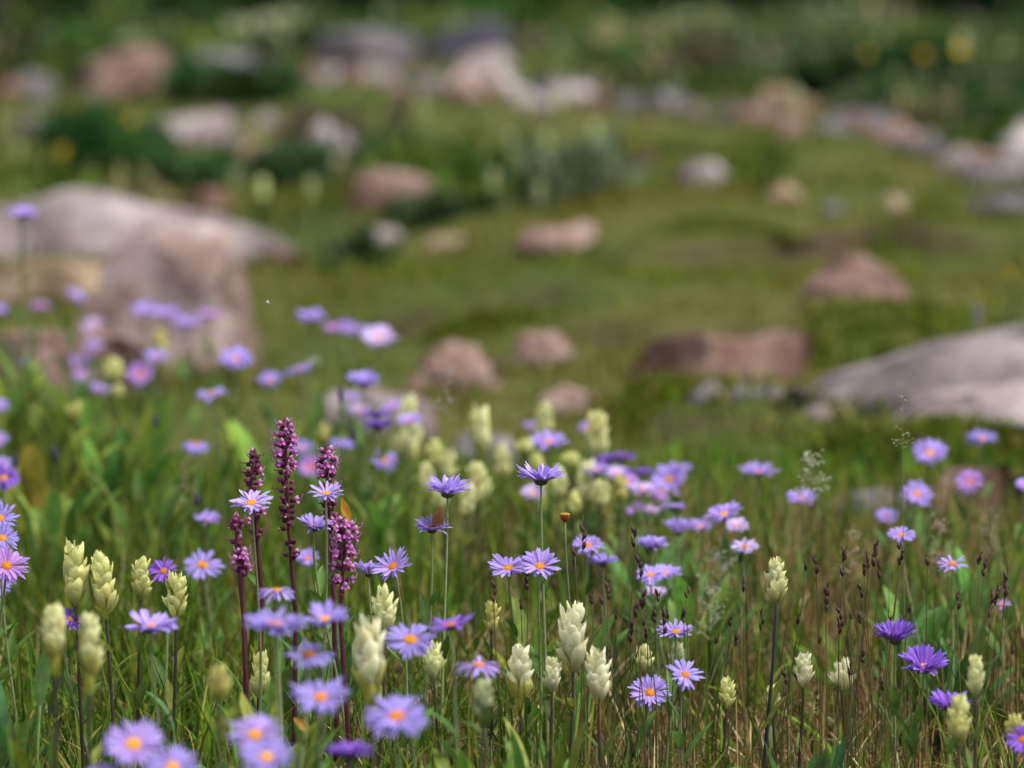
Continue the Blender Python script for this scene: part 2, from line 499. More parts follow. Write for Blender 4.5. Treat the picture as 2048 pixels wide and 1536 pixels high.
FEET = []
ROCKS = [
 ("big rounded boulder with a hollow brown front, on the left behind the daisies", [(120,700),(175,610),(215,530),(265,478),(340,455),(420,466),(468,515),(490,600),(505,665),(530,760),(300,770),(120,770)], 'rose', dict(thick=.9, lean=.3, rough=.06, cuts=9, hollow=(.0, -.06, .30, .30, .035))),
 ("low pinkish grey rock at the foot of the big boulder, behind the broad leaves", [(-60,690),(60,664),(190,670),(300,678),(310,770),(-60,775)], 'pink', dict(d=8.15)),
 ("sandy tan slab wedged between the big boulder and the left edge", [(-60,545),(80,528),(200,533),(260,560),(220,612),(60,620),(-60,610)], 'tan', {}),
 ("wide pale slab sloping down behind the big boulder on the left", [(-160,450),(40,420),(120,402),(190,396),(260,412),(330,438),(420,450),(520,458),(600,492),(590,525),(450,550),(250,545),(60,545),(-160,540)], 'pale', dict(thick=.6, lean=.9, rough=.2)),
 ("small rust coloured rock sitting on the far end of the wide pale slab", [(340,415),(390,375),(450,385),(475,420),(400,436)], 'rust', {}),
 ("pale pink slab with a straight top sloping right, left of centre", [(695,414),(705,340),(790,348),(860,362),(925,388),(920,416),(800,426)], 'pink', {}),
 ("pale pointed rock up the slope above the pink slab", [(585,318),(620,270),(650,248),(690,268),(722,315),(660,335)], 'pale', {}),
 ("small whitish stone below the pink slab with the sloping top", [(712,500),(740,457),(798,463),(803,500)], 'pale', {}),
 ("flat orange brown stone lying in the middle of the turf", [(832,506),(850,474),(940,475),(952,506)], 'tan', {}),
 ("flat pinkish stone with a low tail to the right, mid turf", [(1015,512),(1050,457),(1130,462),(1185,440),(1195,475),(1120,516)], 'pink', {}),
 ("oblong pale pink stone on the upper right turf", [(1342,365),(1358,330),(1430,328),(1452,358),(1400,386)], 'pale', {}),
 ("small round cream stone on the upper right turf", [(1530,405),(1548,370),(1590,368),(1608,402),(1570,418)], 'tan', {}),
 ("triangular orange rock with a white right flank, alone in the turf on the right", [(1565,606),(1620,562),(1688,514),(1728,514),(1790,550),(1842,592),(1800,612)], 'pink', dict(rough=.04)),
 ("long low reddish rock with a shadowed front beside the green bank", [(1255,750),(1282,700),(1390,670),(1500,688),(1598,656),(1622,690),(1592,775),(1480,780),(1300,780)], 'rust', dict(rough=.1, lean=.3)),
 ("long grey lilac slab rising to the right edge of the meadow", [(1500,808),(1560,782),(1640,772),(1750,748),(1900,690),(2060,668),(2200,655),(2220,850),(1900,850),(1700,858),(1520,850)], 'slab', dict(lean=.7, thick=.5, rough=.16)),
 ("pale lower ledge along the front of the grey lilac slab", [(1690,868),(1760,826),(1900,786),(2060,766),(2200,760),(2220,875),(1900,880),(1740,892)], 'pale', dict(rough=.14)),
 ("brownish pink rock behind the seed heads, left of centre", [(815,770),(850,700),(930,688),(1000,720),(1012,775),(900,795)], 'rust', {}),
 ("low pink rock tucked under the turf edge at the centre", [(1010,722),(1040,676),(1110,668),(1152,712),(1065,745)], 'pink', {}),
 ("small pink rock just behind the tall cream spikes", [(1078,810),(1120,776),(1192,792),(1182,840)], 'pink', {}),
 ("wide pale pink rock behind the dark spike and daisies, left of centre", [(615,850),(655,790),(750,783),(860,808),(880,875),(700,885)], 'pale', {}),
 ("grey rubble rock behind the row of tall cream spikes", [(870,940),(925,872),(1020,878),(1045,945)], 'grey', dict(rough=.14)),
 ("brown earthy rock half hidden by dry grass, right of centre", [(1610,1040),(1700,985),(1780,985),(1850,1010),(1850,1070),(1640,1070)], 'grey', dict(rough=.12)),
 ("brown earthy rock at the right edge behind the daisies", [(1850,1060),(1880,970),(1960,940),(2090,950),(2100,1080),(1900,1090)], 'rust', dict(rough=.12)),
 ("pale grey broken stone in the gap between the reddish rock and the grey slab", [(1490,830),(1520,780),(1590,772),(1640,800),(1640,845),(1530,850)], 'grey', dict(rough=.14)),
 ("long pink rock high on the slope at the upper left", [(95,190),(150,138),(255,100),(352,98),(372,130),(300,158),(200,180),(110,212)], 'pink', {}),
 ("long grey green rock beside the pink one, upper left", [(335,158),(360,118),(430,104),(545,102),(566,150),(430,166)], 'grey', {}),
 ("whitish block near the left edge below the upper rocks", [(15,275),(28,235),(130,233),(138,282)], 'pale', {}),
 ("wide whitish rock between the yellow clump and the low bushes", [(262,295),(295,246),(420,228),(485,222),(470,262),(400,300)], 'pale', {}),
 ("small pale stone right of the wide whitish rock", [(500,265),(515,232),(555,230),(572,264)], 'pale', {}),
 ("tiny grey stone under the grey green rock", [(535,205),(545,172),(572,172),(580,205)], 'grey', {}),
 ("grey pink boulder left of the dark slate slab at the top", [(608,90),(640,58),(700,64),(820,68),(842,112),(720,150),(660,130)], 'grey', {}),
 ("dark blue grey slate slab near the top centre", [(805,120),(900,62),(990,38),(1030,70),(1020,108),(940,124),(830,145)], 'dark', {}),
 ("bright white block below the dark slate slab", [(885,165),(930,116),(1000,104),(1032,132),(1010,172),(900,178)], 'white', dict(lean=.8)),
 ("round pink stone right of the dark slate slab", [(1035,105),(1045,62),(1085,58),(1108,104)], 'pink', {}),
 ("low grey ridge of stone running right from the white block", [(1030,185),(1080,155),(1200,165),(1270,185),(1240,205),(1060,205)], 'grey', {}),
 ("grey stone at the right end of the low ridge", [(1260,215),(1300,180),(1390,195),(1420,235),(1300,240)], 'grey', {}),
 ("tan peaked rock at the upper right below the dark shrubs", [(1485,228),(1530,176),(1562,172),(1640,212),(1655,250),(1560,250)], 'tan', {}),
 ("lilac grey flat rock right of the tan peaked rock", [(1640,262),(1665,228),(1780,224),(1812,262),(1720,280)], 'grey', {}),
 ("small lilac stone at the end of the flat lilac rock", [(1768,312),(1785,275),(1825,274),(1842,310)], 'grey', {}),
 ("pinkish rock near the right edge below the shrubs", [(1880,350),(1920,302),(1990,305),(2010,350)], 'pink', {}),
 ("grey pink rock cut by the right edge, above the flat grey ledge", [(1990,385),(2010,280),(2060,240),(2110,260),(2110,385)], 'pale', {}),
 ("flat grey ledge at the right edge under the rocks", [(1860,440),(1950,398),(2110,390),(2110,445)], 'grey', {}),
 ("small grey stone right of the round cream stone", [(1630,440),(1650,408),(1690,408),(1705,440)], 'grey', {}),
 ("small brown stone in the turf left of the flat grey ledge", [(1745,430),(1765,392),(1812,390),(1830,430)], 'tan', {}),
 ("faint brown stone in the upper middle grass", [(1240,355),(1262,312),(1310,310),(1325,352)], 'rust', {}),
 ("brown stone cut by the left edge under the upper bushes", [(-30,205),(-20,165),(35,162),(48,200)], 'rust', {}),
 ("small tan stone beside the grey green rock's right end", [(500,150),(515,112),(548,110),(560,150)], 'tan', dict(d=16.0)),
 ("low rust rock below the wide pale slab's right tip", [(505,545),(530,500),(600,505),(615,545)], 'rust', {}),
 ("small lilac stone left of the tan peaked rock", [(1435,245),(1445,210),(1482,210),(1492,245)], 'grey', {}),
]
for i, (lab, ol, mt, kw) in enumerate(ROCKS):
    rock(lab, ol, mt, seed=i + 11, **kw)

# rubble too plain to tell one piece from the next
def rubble(label, grp, line, n, mats, seed, wr, hr):
    r = random.Random(seed)
    for k in range(n):
        t = (k + r.random()) / n * (len(line) - 1)
        j = min(int(t), len(line) - 2); f = t - j
        x = line[j][0] + (line[j + 1][0] - line[j][0]) * f + r.gauss(0, 6)
        y = line[j][1] + (line[j + 1][1] - line[j][1]) * f + r.gauss(0, 11)
        w_, h = r.uniform(*wr), r.uniform(*hr)
        ol = [(x - w_ / 2, y), (x - w_ * r.uniform(.3, .45), y - h * r.uniform(.5, .9)), (x - w_ * r.uniform(-.1, .15), y - h), (x + w_ * r.uniform(.25, .4), y - h * r.uniform(.5, .95)), (x + w_ / 2, y), (x, y + h * .15)]
        rock(label, ol, r.choice(mats), seed=seed * 100 + k, group=grp)
rubble("small grey stone in the rubble band under the dark slate slab", "rubble band across the upper middle", [(620, 170), (800, 185), (1000, 200), (1200, 225), (1450, 250)], 22, ['grey', 'pale', 'white', 'pink'], 3, (50, 120), (28, 52))
rubble("small stone in the chain of rocks running down to the right edge", "chain of small stones at the upper right", [(1480, 240), (1620, 270), (1800, 300), (1930, 350), (2060, 420)], 16, ['grey', 'pale', 'pink', 'grey'], 4, (60, 140), (28, 52))
rubble("small stone in the broken row along the long pink and grey rocks, upper left", "broken row of stones at the upper left", [(20, 210), (200, 200), (380, 190), (560, 200)], 9, ['grey', 'pink', 'pale'], 5, (50, 110), (26, 46))
rubble("small stone scattered below the wide whitish rock, left", "stones among the left bushes", [(280, 300), (440, 310), (600, 330), (700, 360)], 7, ['pale', 'grey', 'tan'], 6, (50, 100), (24, 42))
rubble("little stone in the gravelly gap before the long grey lilac slab", "stones before the grey lilac slab", [(1380, 795), (1500, 815), (1640, 850), (1740, 880)], 10, ['grey', 'pink', 'pale'], 7, (40, 85), (18, 36))

turf_bank("bright mossy bank with a dark undercut, right of the long reddish rock", [(1585, 700), (1640, 658), (1750, 640), (1900, 648), (2010, 672), (1990, 715), (1850, 745), (1720, 775), (1600, 770)], 31, d=8.5, hollow=(0, -.38, .55, .22, .14), lean=1.5, rough=.06, thick=1.2)
turf_bank("low mossy hummock before the gap between the reddish rock and the slab", [(1235, 835), (1270, 792), (1380, 784), (1490, 803), (1525, 842), (1400, 872), (1250, 866)], 32, hollow=(0, -.40, .5, .2, .06), lean=1.4, rough=.06)
turf_bank("long low turf edge behind the pink rock tucked at the centre", [(845, 690), (880, 655), (1000, 642), (1150, 650), (1260, 668), (1265, 700), (1000, 706)], 33, hollow=(0, -.40, .5, .22, .08), lean=1.4, rough=.06)
turf_bank("flat turf edge with a dark line under it, far right of centre", [(1290, 495), (1380, 458), (1560, 464), (1610, 490), (1450, 514)], 34, hollow=(0, -.40, .5, .2, .07), lean=1.4, rough=.06)
turf_bank("dark turf step near the right edge below the flat grey ledge", [(1670, 485), (1780, 445), (1950, 438), (2080, 440), (2090, 500), (1850, 510), (1700, 505)], 35, hollow=(0, -.35, .5, .25, .10), lean=1.2, rough=.06)
turf_bank("mossy swell of turf behind the topmost blue daisy at the right", [(1540, 925), (1700, 885), (1900, 862), (2070, 850), (2110, 945), (1800, 955), (1580, 950)], 36, d=7.3, hollow=(0, -.35, .5, .3, .06), lean=.8, rough=.06)

# ------------------------------------------------------------------ grass (uncountable)
rng = np.random.default_rng(7)
def patch(x, y, f, ph):
    return 0.5 + 0.25 * np.sin(f * x + ph) * np.cos(f * 0.8 * y + 2 * ph) + 0.25 * np.sin(f * 2.3 * x - f * 1.1 * y + 3 * ph)

def grass(name, label, cat, N, ylo, yhi, margin, hfun, wid, phi0, kap, palette, weights, rows=6, dens=None, spread=0.42, tipfade=(1.0, 1.0), skip_rocks=False):
    u = rng.random(N)
    y = np.sqrt(ylo ** 2 + u * (yhi ** 2 - ylo ** 2))
    half = spread * y / 5 + margin
    x = (rng.random(N) * 2 - 1) * half
    if dens is not None:
        keep = rng.random(N) < dens(x, y)
        x, y = x[keep], y[keep]
    steep = (terrain(x, y + .03) - terrain(x, y - .03)) / .06
    keep = steep < .55
    if skip_rocks:
        for x0, x1, yf, hh, d in FEET:
            keep &= ~((x > x0 - .03) & (x < x1 + .03) & (y > yf - (.7 if d < 12 else 1.4)) & (y < yf + .2))
    x, y = x[keep], y[keep]
    N = len(x)
    z = terrain(x, y) - 0.004
    h = hfun(x, y, N)
    hd = rng.random(N) * 2 * np.pi
    p0 = np.abs(rng.normal(0, phi0, N))
    kp = rng.normal(kap[0], kap[1], N)
    wd = wid * (0.6 + 0.8 * rng.random(N))
    face = hd + np.pi / 2 + rng.normal(0, 0.5, N)
    pal = np.array(palette)
    base_c = pal[rng.choice(len(pal), N, p=np.array(weights) / np.sum(weights))] if not callable(weights) else pal[weights(x, y, N)]
    base_c = base_c * (0.58 + 0.56 * rng.random((N, 1)))
    V = np.zeros((N, rows, 2, 3)); C = np.zeros((N, rows, 2, 3))
    px, pz, py = x.copy(), z.copy(), y.copy()
    seg = h / (rows - 1)
    for i in range(rows):
        t = i / (rows - 1)
        ws = wd * 0.5 * (1 - t ** 2.2) + 0.00012
        sx, sy = np.cos(face) * ws, np.sin(face) * ws
        V[:, i, 0] = np.stack([px - sx, py - sy, pz], 1)
        V[:, i, 1] = np.stack([px + sx, py + sy, pz], 1)
        C[:, i] = (base_c * (tipfade[0] + (tipfade[1] - tipfade[0]) * t))[:, None, :]
        a = p0 + kp * t
        px = px + np.sin(a) * np.cos(hd) * seg; py = py + np.sin(a) * np.sin(hd) * seg; pz = pz + np.cos(a) * seg
    o = ribbons(name, M_GRASS, V, C, rows)
    o["kind"] = "stuff"
    return tag(o, label, cat)

GREEN = [(.085, .15, .012), (.05, .105, .009), (.125, .155, .018), (.04, .08, .014), (.18, .175, .028)]
DRY = [(.34, .22, .10), (.22, .11, .055), (.60, .48, .28), (.10, .045, .024), (.30, .23, .09)]
def near_h(lo, hi):
    def f(x, y, N):
        k = 1 - 0.55 * sstep(6.2, 7.4, y)
        return (lo + (hi - lo) * rng.random(N) ** 1.7) * k
    return f
leftw = lambda x, y: sstep(.25, -.6, x * 5 / y / .42)
def turf_pick(x, y, N):
    """bright green beside banks, straw and olive elsewhere, in soft patches"""
    a = np.clip(patch(x, y, 2.4, 1.3) + rng.normal(0, .22, N), 0, 1)
    return np.where(a < .28, rng.choice([3, 5, 1], N), np.where(a < .62, rng.choice([0, 1, 0, 5], N), rng.choice([2, 4, 0], N)))
grass("grass", "fresh and olive green grass blades between the near flowers", "grass", 72000, 3.6, 7.3, .6, near_h(.04, .165), .0030, .28, (.7, .6),
      GREEN, [3, 3, 2, 2, 1.5], dens=lambda x, y: (0.30 + 0.6 * patch(x, y, 6, 1.0)) * (.42 + .65 * leftw(x, y)))
grass("dry_grass", "straw and brown dead grass curling among the near flowers", "grass", 105000, 3.6, 7.0, .5, near_h(.04, .125), .0013, .6, (1.3, 1.2),
      DRY, [3, 3, 2, 2, 2], rows=9, dens=lambda x, y: (0.25 + 0.75 * patch(x, y, 5, 2.3)) * (1 - .5 * leftw(x, y)))
grass("ground_leaves", "small broad green leaves low among the near grass", "ground cover", 30000, 3.8, 7.4, .5, near_h(.03, .11), .0085, .5, (.7, .5),
      [(.08, .18, .016), (.06, .15, .012), (.13, .23, .02), (.05, .12, .035), (.20, .24, .02)], [3, 3, 2.5, 1.2, 1], rows=7,
      dens=lambda x, y: np.clip(.12 + .75 * leftw(x, y) + .35 * sstep(5.0, 5.8, y), 0, 1) * (.2 + .8 * patch(x, y, 7, 4.1)))
grass("turf_grass", "short olive turf spreading back over the open meadow", "grass", 80000, 6.8, 13, 1.0, lambda x, y, N: (.010 + .03 * rng.random(N) ** 2) * (.6 + 1.5 * np.clip(patch(x, y, 7, .7), 0, 1) ** 3), .004, .5, (.6, .4),
      [(.14, .145, .014), (.095, .13, .009), (.19, .165, .03), (.05, .10, .006), (.17, .115, .038), (.10, .155, .008)], turf_pick, rows=3)
grass("slope_grass", "longer mottled grass on the rocky slope at the back", "grass", 30000, 11, 19.5, .8, lambda x, y, N: .04 + .10 * rng.random(N) * patch(x, y, 2.2, .6), .012, .35, (.5, .4),
      [(.042, .08, .010), (.025, .055, .009), (.10, .115, .025), (.015, .036, .008), (.20, .20, .09)], [3, 3, 2, 3, .9], rows=4, dens=lambda x, y: 0.15 + 0.85 * patch(x, y, 1.8, 1.9), skip_rocks=True)
grass("fine_sedge_grass", "thin upright dark green and reddish sedge blades in the near right grass", "grass", 3000, 4.4, 6.2, .2, lambda x, y, N: .08 + .13 * rng.random(N) ** 1.4, .0011, .16, (.25, .3),
      [(.06, .085, .022), (.16, .085, .035), (.10, .11, .035), (.11, .06, .03)], [3, 2, 2, 1.5], rows=6, dens=lambda x, y: sstep(-.1, .2, x) * (0.3 + .7 * patch(x, y, 9, .3)))
# longer turf that grows up against the feet of the rocks
def foot_grass():
    V, C = [], []
    for x0, x1, yf, hh, d in FEET:
        n = int(260 * min(1.6, (x1 - x0)) * (1 if d < 12 else .6) * 2)
        x = x0 + (x1 - x0) * rng.random(n); y = yf - .10 + .16 * rng.random(n) * (1 + 1.5 * np.abs((x - (x0 + x1) / 2) / (x1 - x0)))
        z = terrain(x, y) - .003
        h = hh * (.4 + 1.1 * rng.random(n) ** 1.5)
        a = rng.random(n) * 6.283; l = .25 + .6 * rng.random(n); w_ = .0012 * d * (.3 + .5 * rng.random(n)) ; fa = rng.random(n) * 6.283
        pal = np.array([(.13, .145, .03), (.09, .12, .022), (.17, .16, .05), (.07, .10, .02), (.18, .14, .06)])[rng.integers(0, 5, n)] * (.75 + .5 * rng.random((n, 1)))
        v = np.zeros((n, 4, 2, 3))
        for i, t in enumerate((0, .35, .7, 1)):
            cx_, cy_, cz_ = x + np.cos(a) * l * h * t * t, y + np.sin(a) * l * h * t * t, z + h * t
            ww = w_ * (1 - t ** 2) + .0002
            v[:, i, 0] = np.stack([cx_ - np.cos(fa) * ww, cy_ - np.sin(fa) * ww, cz_], 1)
            v[:, i, 1] = np.stack([cx_ + np.cos(fa) * ww, cy_ + np.sin(fa) * ww, cz_], 1)
        V.append(v); C.append(np.repeat(np.repeat(pal[:, None, None, :], 4, 1), 2, 2))
    o = ribbons("rock_foot_grass", M_GRASS, np.vstack(V), np.vstack(C), 4)
    o["kind"] = "stuff"
    tag(o, "longer grass growing up against the feet of the rocks", "grass")
foot_grass()

# low leafy plants that cover the rocky slope in clumps
def low_plants():
    n = 720
    y = np.sqrt(9.6 ** 2 + rng.random(n) * (17.5 ** 2 - 9.6 ** 2))
    x = (rng.random(n) * 2 - 1) * (.42 * y / 5 + .8)
    keep = rng.random(n) < np.clip(sstep(9.5, 13, y) * 1.1 + .15 + .5 * sstep(-.1, -.7, x), 0, 1)
    for x0, x1, yf, hh, d in FEET:            # keep the rocks in view
        keep &= ~((x > x0 - .05) & (x < x1 + .05) & (y > yf - (1.0 if d < 12 else 1.9)) & (y < yf + .25))
    x, y = x[keep], y[keep]
    V, C = [], []
    pal = np.array([(.026, .07, .010), (.045, .105, .013), (.09, .14, .02), (.014, .038, .009), (.09, .12, .06), (.22, .20, .09), (.16, .20, .10), (.10, .085, .05), (.45, .46, .27)])
    for cx, cy in zip(x, y):
        k = rng.integers(30, 90)
        r, h = rng.uniform(.05, .16), rng.uniform(.03, .11)
        px = cx + rng.normal(0, .5, k) * r; py = cy + rng.normal(0, .5, k) * r
        pz = terrain(px, py) + h * rng.random(k) ** .7
        ax = rng.normal(0, 1, (k, 3)); ax[:, 2] = np.abs(ax[:, 2]) + .2; ax /= np.linalg.norm(ax, axis=1)[:, None]
        sd_ = np.cross(ax, rng.normal(0, 1, (k, 3))); sd_ /= np.linalg.norm(sd_, axis=1)[:, None]
        ln = (rng.uniform(.025, .06) * (.6 + .8 * rng.random(k)))[:, None]
        ci = rng.choice(len(pal), p=np.array([3.5, 5, 4, 1.5, 2, 2, 1, 1.5, .4]) / 20.9)
        c = pal[ci] * (.6 + .8 * rng.random((k, 1)))
        v = np.zeros((k, 3, 2, 3)); p = np.stack([px, py, pz], 1)
        for i, (t, ww) in enumerate(((0, .06), (.5, .22), (1, .03))):
            m = p + ax * ln * t
            v[:, i, 0] = m - sd_ * ln * ww; v[:, i, 1] = m + sd_ * ln * ww
        V.append(v); C.append(np.repeat(np.repeat(c[:, None, None, :], 3, 1), 2, 2))
    o = ribbons("low_plants", M_LEAF, np.vstack(V), np.vstack(C), 3)
    o["kind"] = "stuff"
    tag(o, "mottled low leafy plants covering the rocky slope between the stones", "ground cover")
low_plants()

# ------------------------------------------------------------------ flowers
TONES = {'soft': ((.50, .36, .72), (.48, .38, .84)), 'lilac': ((.46, .30, .67), (.425, .33, .80)), 'blue': ((.40, .30, .68), (.36, .295, .76)), 'deep': ((.30, .11, .52), (.25, .13, .62)),
         'pink': ((.50, .22, .52), (.44, .27, .70)), 'white': ((.62, .44, .70), (.62, .52, .86))}
STEMC = (.17, .21, .085)

def stem_curve(base, head, nrm, rnd, n=10):
    h = (head - base).length
    b1 = base + Vector((rnd.uniform(-.1, .1) * h, rnd.uniform(-.1, .1) * h, h * .45))
    b2 = head - nrm * h * .14 - Vector((0, 0, h * .14))
    return bez(base, b1, b2, head, n)

def foot(head, rnd, spread=.03, dx=0.0):
    x, y = head.x + dx + rnd.uniform(-spread, spread), head.y + rnd.uniform(-spread, spread)
    return Vector((x, y, ground_z(x, y) - .003))

def small_leaves(root, pts, rnd, n, L, W, col=(.075, .15, .03), lo=.1, hi=.75):
    m = len(pts) - 1
    for _ in range(n):
        t = rnd.uniform(lo, hi) * m
        i = int(t)
        p = pts[i] + (pts[i + 1] - pts[i]) * (t - i)
        a = rnd.uniform(0, 2 * math.pi)
        out = Vector((math.cos(a), math.sin(a), 0))
        k = rnd.uniform(.7, 1.2)
        mb = MB()
        c = np.array(col) * rnd.uniform(.7, 1.3)
        blade(mb, p, out * rnd.uniform(.4, .9) + Vector((0, 0, 1)), Vector((0, 0, 1)) - out * .3, L * k * (1.2 - t / m * .7), W * k, c, c * 1.1,
              curl=rnd.uniform(-.9, .1), cup=.35, seg=6, prof=lambda t: math.sin(math.pi * min(1, (.10 + .90 * t))) ** .8 if t < 1 else .03)
        mb.build("leaf", M_LEAF, root)

def daisy(label, px, py, wpx, d, tilt=15, az=0, cup=15, tone='lilac', n=None, droop=-.25, leaves=5, ragged=.09, gap=None, footx=0.0, stem_r=.0016, leaf_l=.045):
    rnd = random.Random(hash((px, py)) % 100003 if False else px * 7919 + py * 31)
    tilt *= .75
    if d < 4.6:
        d += (5 - d) * .22
    head = P(px, py, d)
    nrm = Vector((math.sin(R(az)) * math.sin(R(tilt)), -math.cos(R(az)) * math.sin(R(tilt)), math.cos(R(tilt))))
    Rr = 0.5 * wpx * K * d
    base = foot(head, rnd, .025, footx)
    root = empty("purple_daisy", base)
    tag(root, label, "daisy", "purple daisies growing through the grass")
    x, y, nn = frame(nrm)
    rd = Rr * .28
    h0 = head - nn * Rr * .10
    pts = stem_curve(base, h0 - nn * Rr * .18, nn, rnd)
    mb = MB()
    sc = np.array(STEMC) * rnd.uniform(.7, 1.3)
    tube(mb, pts, [stem_r * (1 - .38 * i / 10) for i in range(11)], sc)
    mb.build("stem", M_GREEN, root)
    small_leaves(root, pts, rnd, leaves, leaf_l, leaf_l * .19)
    # green cup of narrow pointed sepals
    mb = MB()
    cc = np.array((.07, .10, .035)) * rnd.uniform(.7, 1.2)
    V, F = [], []
    for i, (rr, zz) in enumerate(((.25, -.22), (.8, -.16), (1.0, -.05), (.95, .02))):
        for k in range(12):
            a = k * math.pi / 6
            V.append(tuple(h0 + x * (rd * rr * math.cos(a)) + y * (rd * rr * math.sin(a)) + nn * (Rr * zz)))
    for i in range(3):
        F += [(i * 12 + k, i * 12 + (k + 1) % 12, i * 12 + 12 + (k + 1) % 12, i * 12 + 12 + k) for k in range(12)]
    F.append(tuple(reversed(range(12))))
    mb.add(V, F, cc)
    for k in range(22):
        a = 2 * math.pi * k / 22 + rnd.uniform(-.1, .1)
        o = x * math.cos(a) + y * math.sin(a)
        blade(mb, h0 + o * rd * .85 - nn * Rr * .16, o * .55 + nn, nn * -1 + o, Rr * .30, Rr * .07, cc, cc * (1.1, .8, 1.2), curl=.5, seg=3, prof=lambda t: 1 - .9 * t)
    mb.build("sepal_cup", M_GREEN, root)
    # ray petals
    mb = MB()
    c0, c1 = (np.array(c) for c in TONES[tone])
    v = rnd.uniform(.85, 1.12); c0, c1 = c0 * v, c1 * v
    N = int((n or rnd.randint(26, 34)) * 1.7)
    prof = lambda t: (.42 + .58 * min(1, t * 2.2)) * (1.0 if t < .82 else (1 - ((t - .82) / .18) ** 2 * .5))
    for k in range(N):
        a = 2 * math.pi * k / N + rnd.gauss(0, .06)
        if gap and abs((math.degrees(a) - gap + 180) % 360 - 180) < 22:
            continue
        lay = k % 2
        e = R(cup + (8 if lay else 0) + rnd.gauss(0, 9))
        o = x * math.cos(a) + y * math.sin(a)
        Lp = (Rr - rd * .75) * (1 + rnd.gauss(0, ragged)) * (.96 if lay else 1.0) / max(.55, math.cos(R(cup)) )
        ax = o * math.cos(e) + nn * math.sin(e) + (x * -math.sin(a) + y * math.cos(a)) * rnd.gauss(0, .10)
        fc = nn * math.cos(e) - o * math.sin(e) + (x * -math.sin(a) + y * math.cos(a)) * rnd.gauss(0, .3)
        j = rnd.uniform(.85, 1.12)
        blade(mb, h0 + o * rd * .78 + nn * Rr * (.02 + .02 * lay), ax, fc, Lp, Rr * rnd.uniform(.145, .195) * (1 + .018 * max(0, cup - 14)), c0 * j, c1 * j,
              curl=droop + rnd.gauss(0, .22), cup=rnd.choice((.25, .4, -.25)), seg=6, prof=prof, lobes=.04)
    mb.build("petals", M_PETAL, root)
    # orange centre of tightly packed florets
    mb = MB()
    V, F, C = [], [], []
    hgt = .30 * rd
    yo = np.array((.80, .36, .02)) * rnd.uniform(.7, 1.1) * np.array((1, rnd.uniform(.75, 1.2), 1)); dk = np.array((.52, .15, .012)) * rnd.uniform(.5, 1.1)
    rn, sn = 5, 14
    for i in range(rn + 1):
        f = i / rn
        for k in range(sn):
            a = 2 * math.pi * k / sn
            V.append(tuple(h0 + (x * math.cos(a) + y * math.sin(a)) * (rd * .92 * math.cos(f * math.pi / 2 * .97)) + nn * (Rr * .03 + hgt * math.sin(f * math.pi / 2))))
            C.append(dk + (yo - dk) * f)
    F = [(i * sn + k, i * sn + (k + 1) % sn, i * sn + sn + (k + 1) % sn, i * sn + sn + k) for i in range(rn) for k in range(sn)]
    F.append(tuple(rn * sn + k for k in range(sn)))
    mb.add(V, F, C)
    for i in range(46):
        f = math.sqrt((i + .5) / 46) * .95
        a = i * 2.39996
        o = x * math.cos(a) + y * math.sin(a)
        pz = h0 + o * (rd * .92 * f) + nn * (Rr * .03 + hgt * math.sqrt(max(0, 1 - f * f)))
        cl = yo + (dk - yo) * (1 if .35 < f < .6 and i % 2 else .15)
        blob(mb, pz, nn + o * f * .8, rd * .09, rd * .32, cl * rnd.uniform(.8, 1.2), 5, 3)
    mb.build("flower_centre", M_DISC, root)
    return root

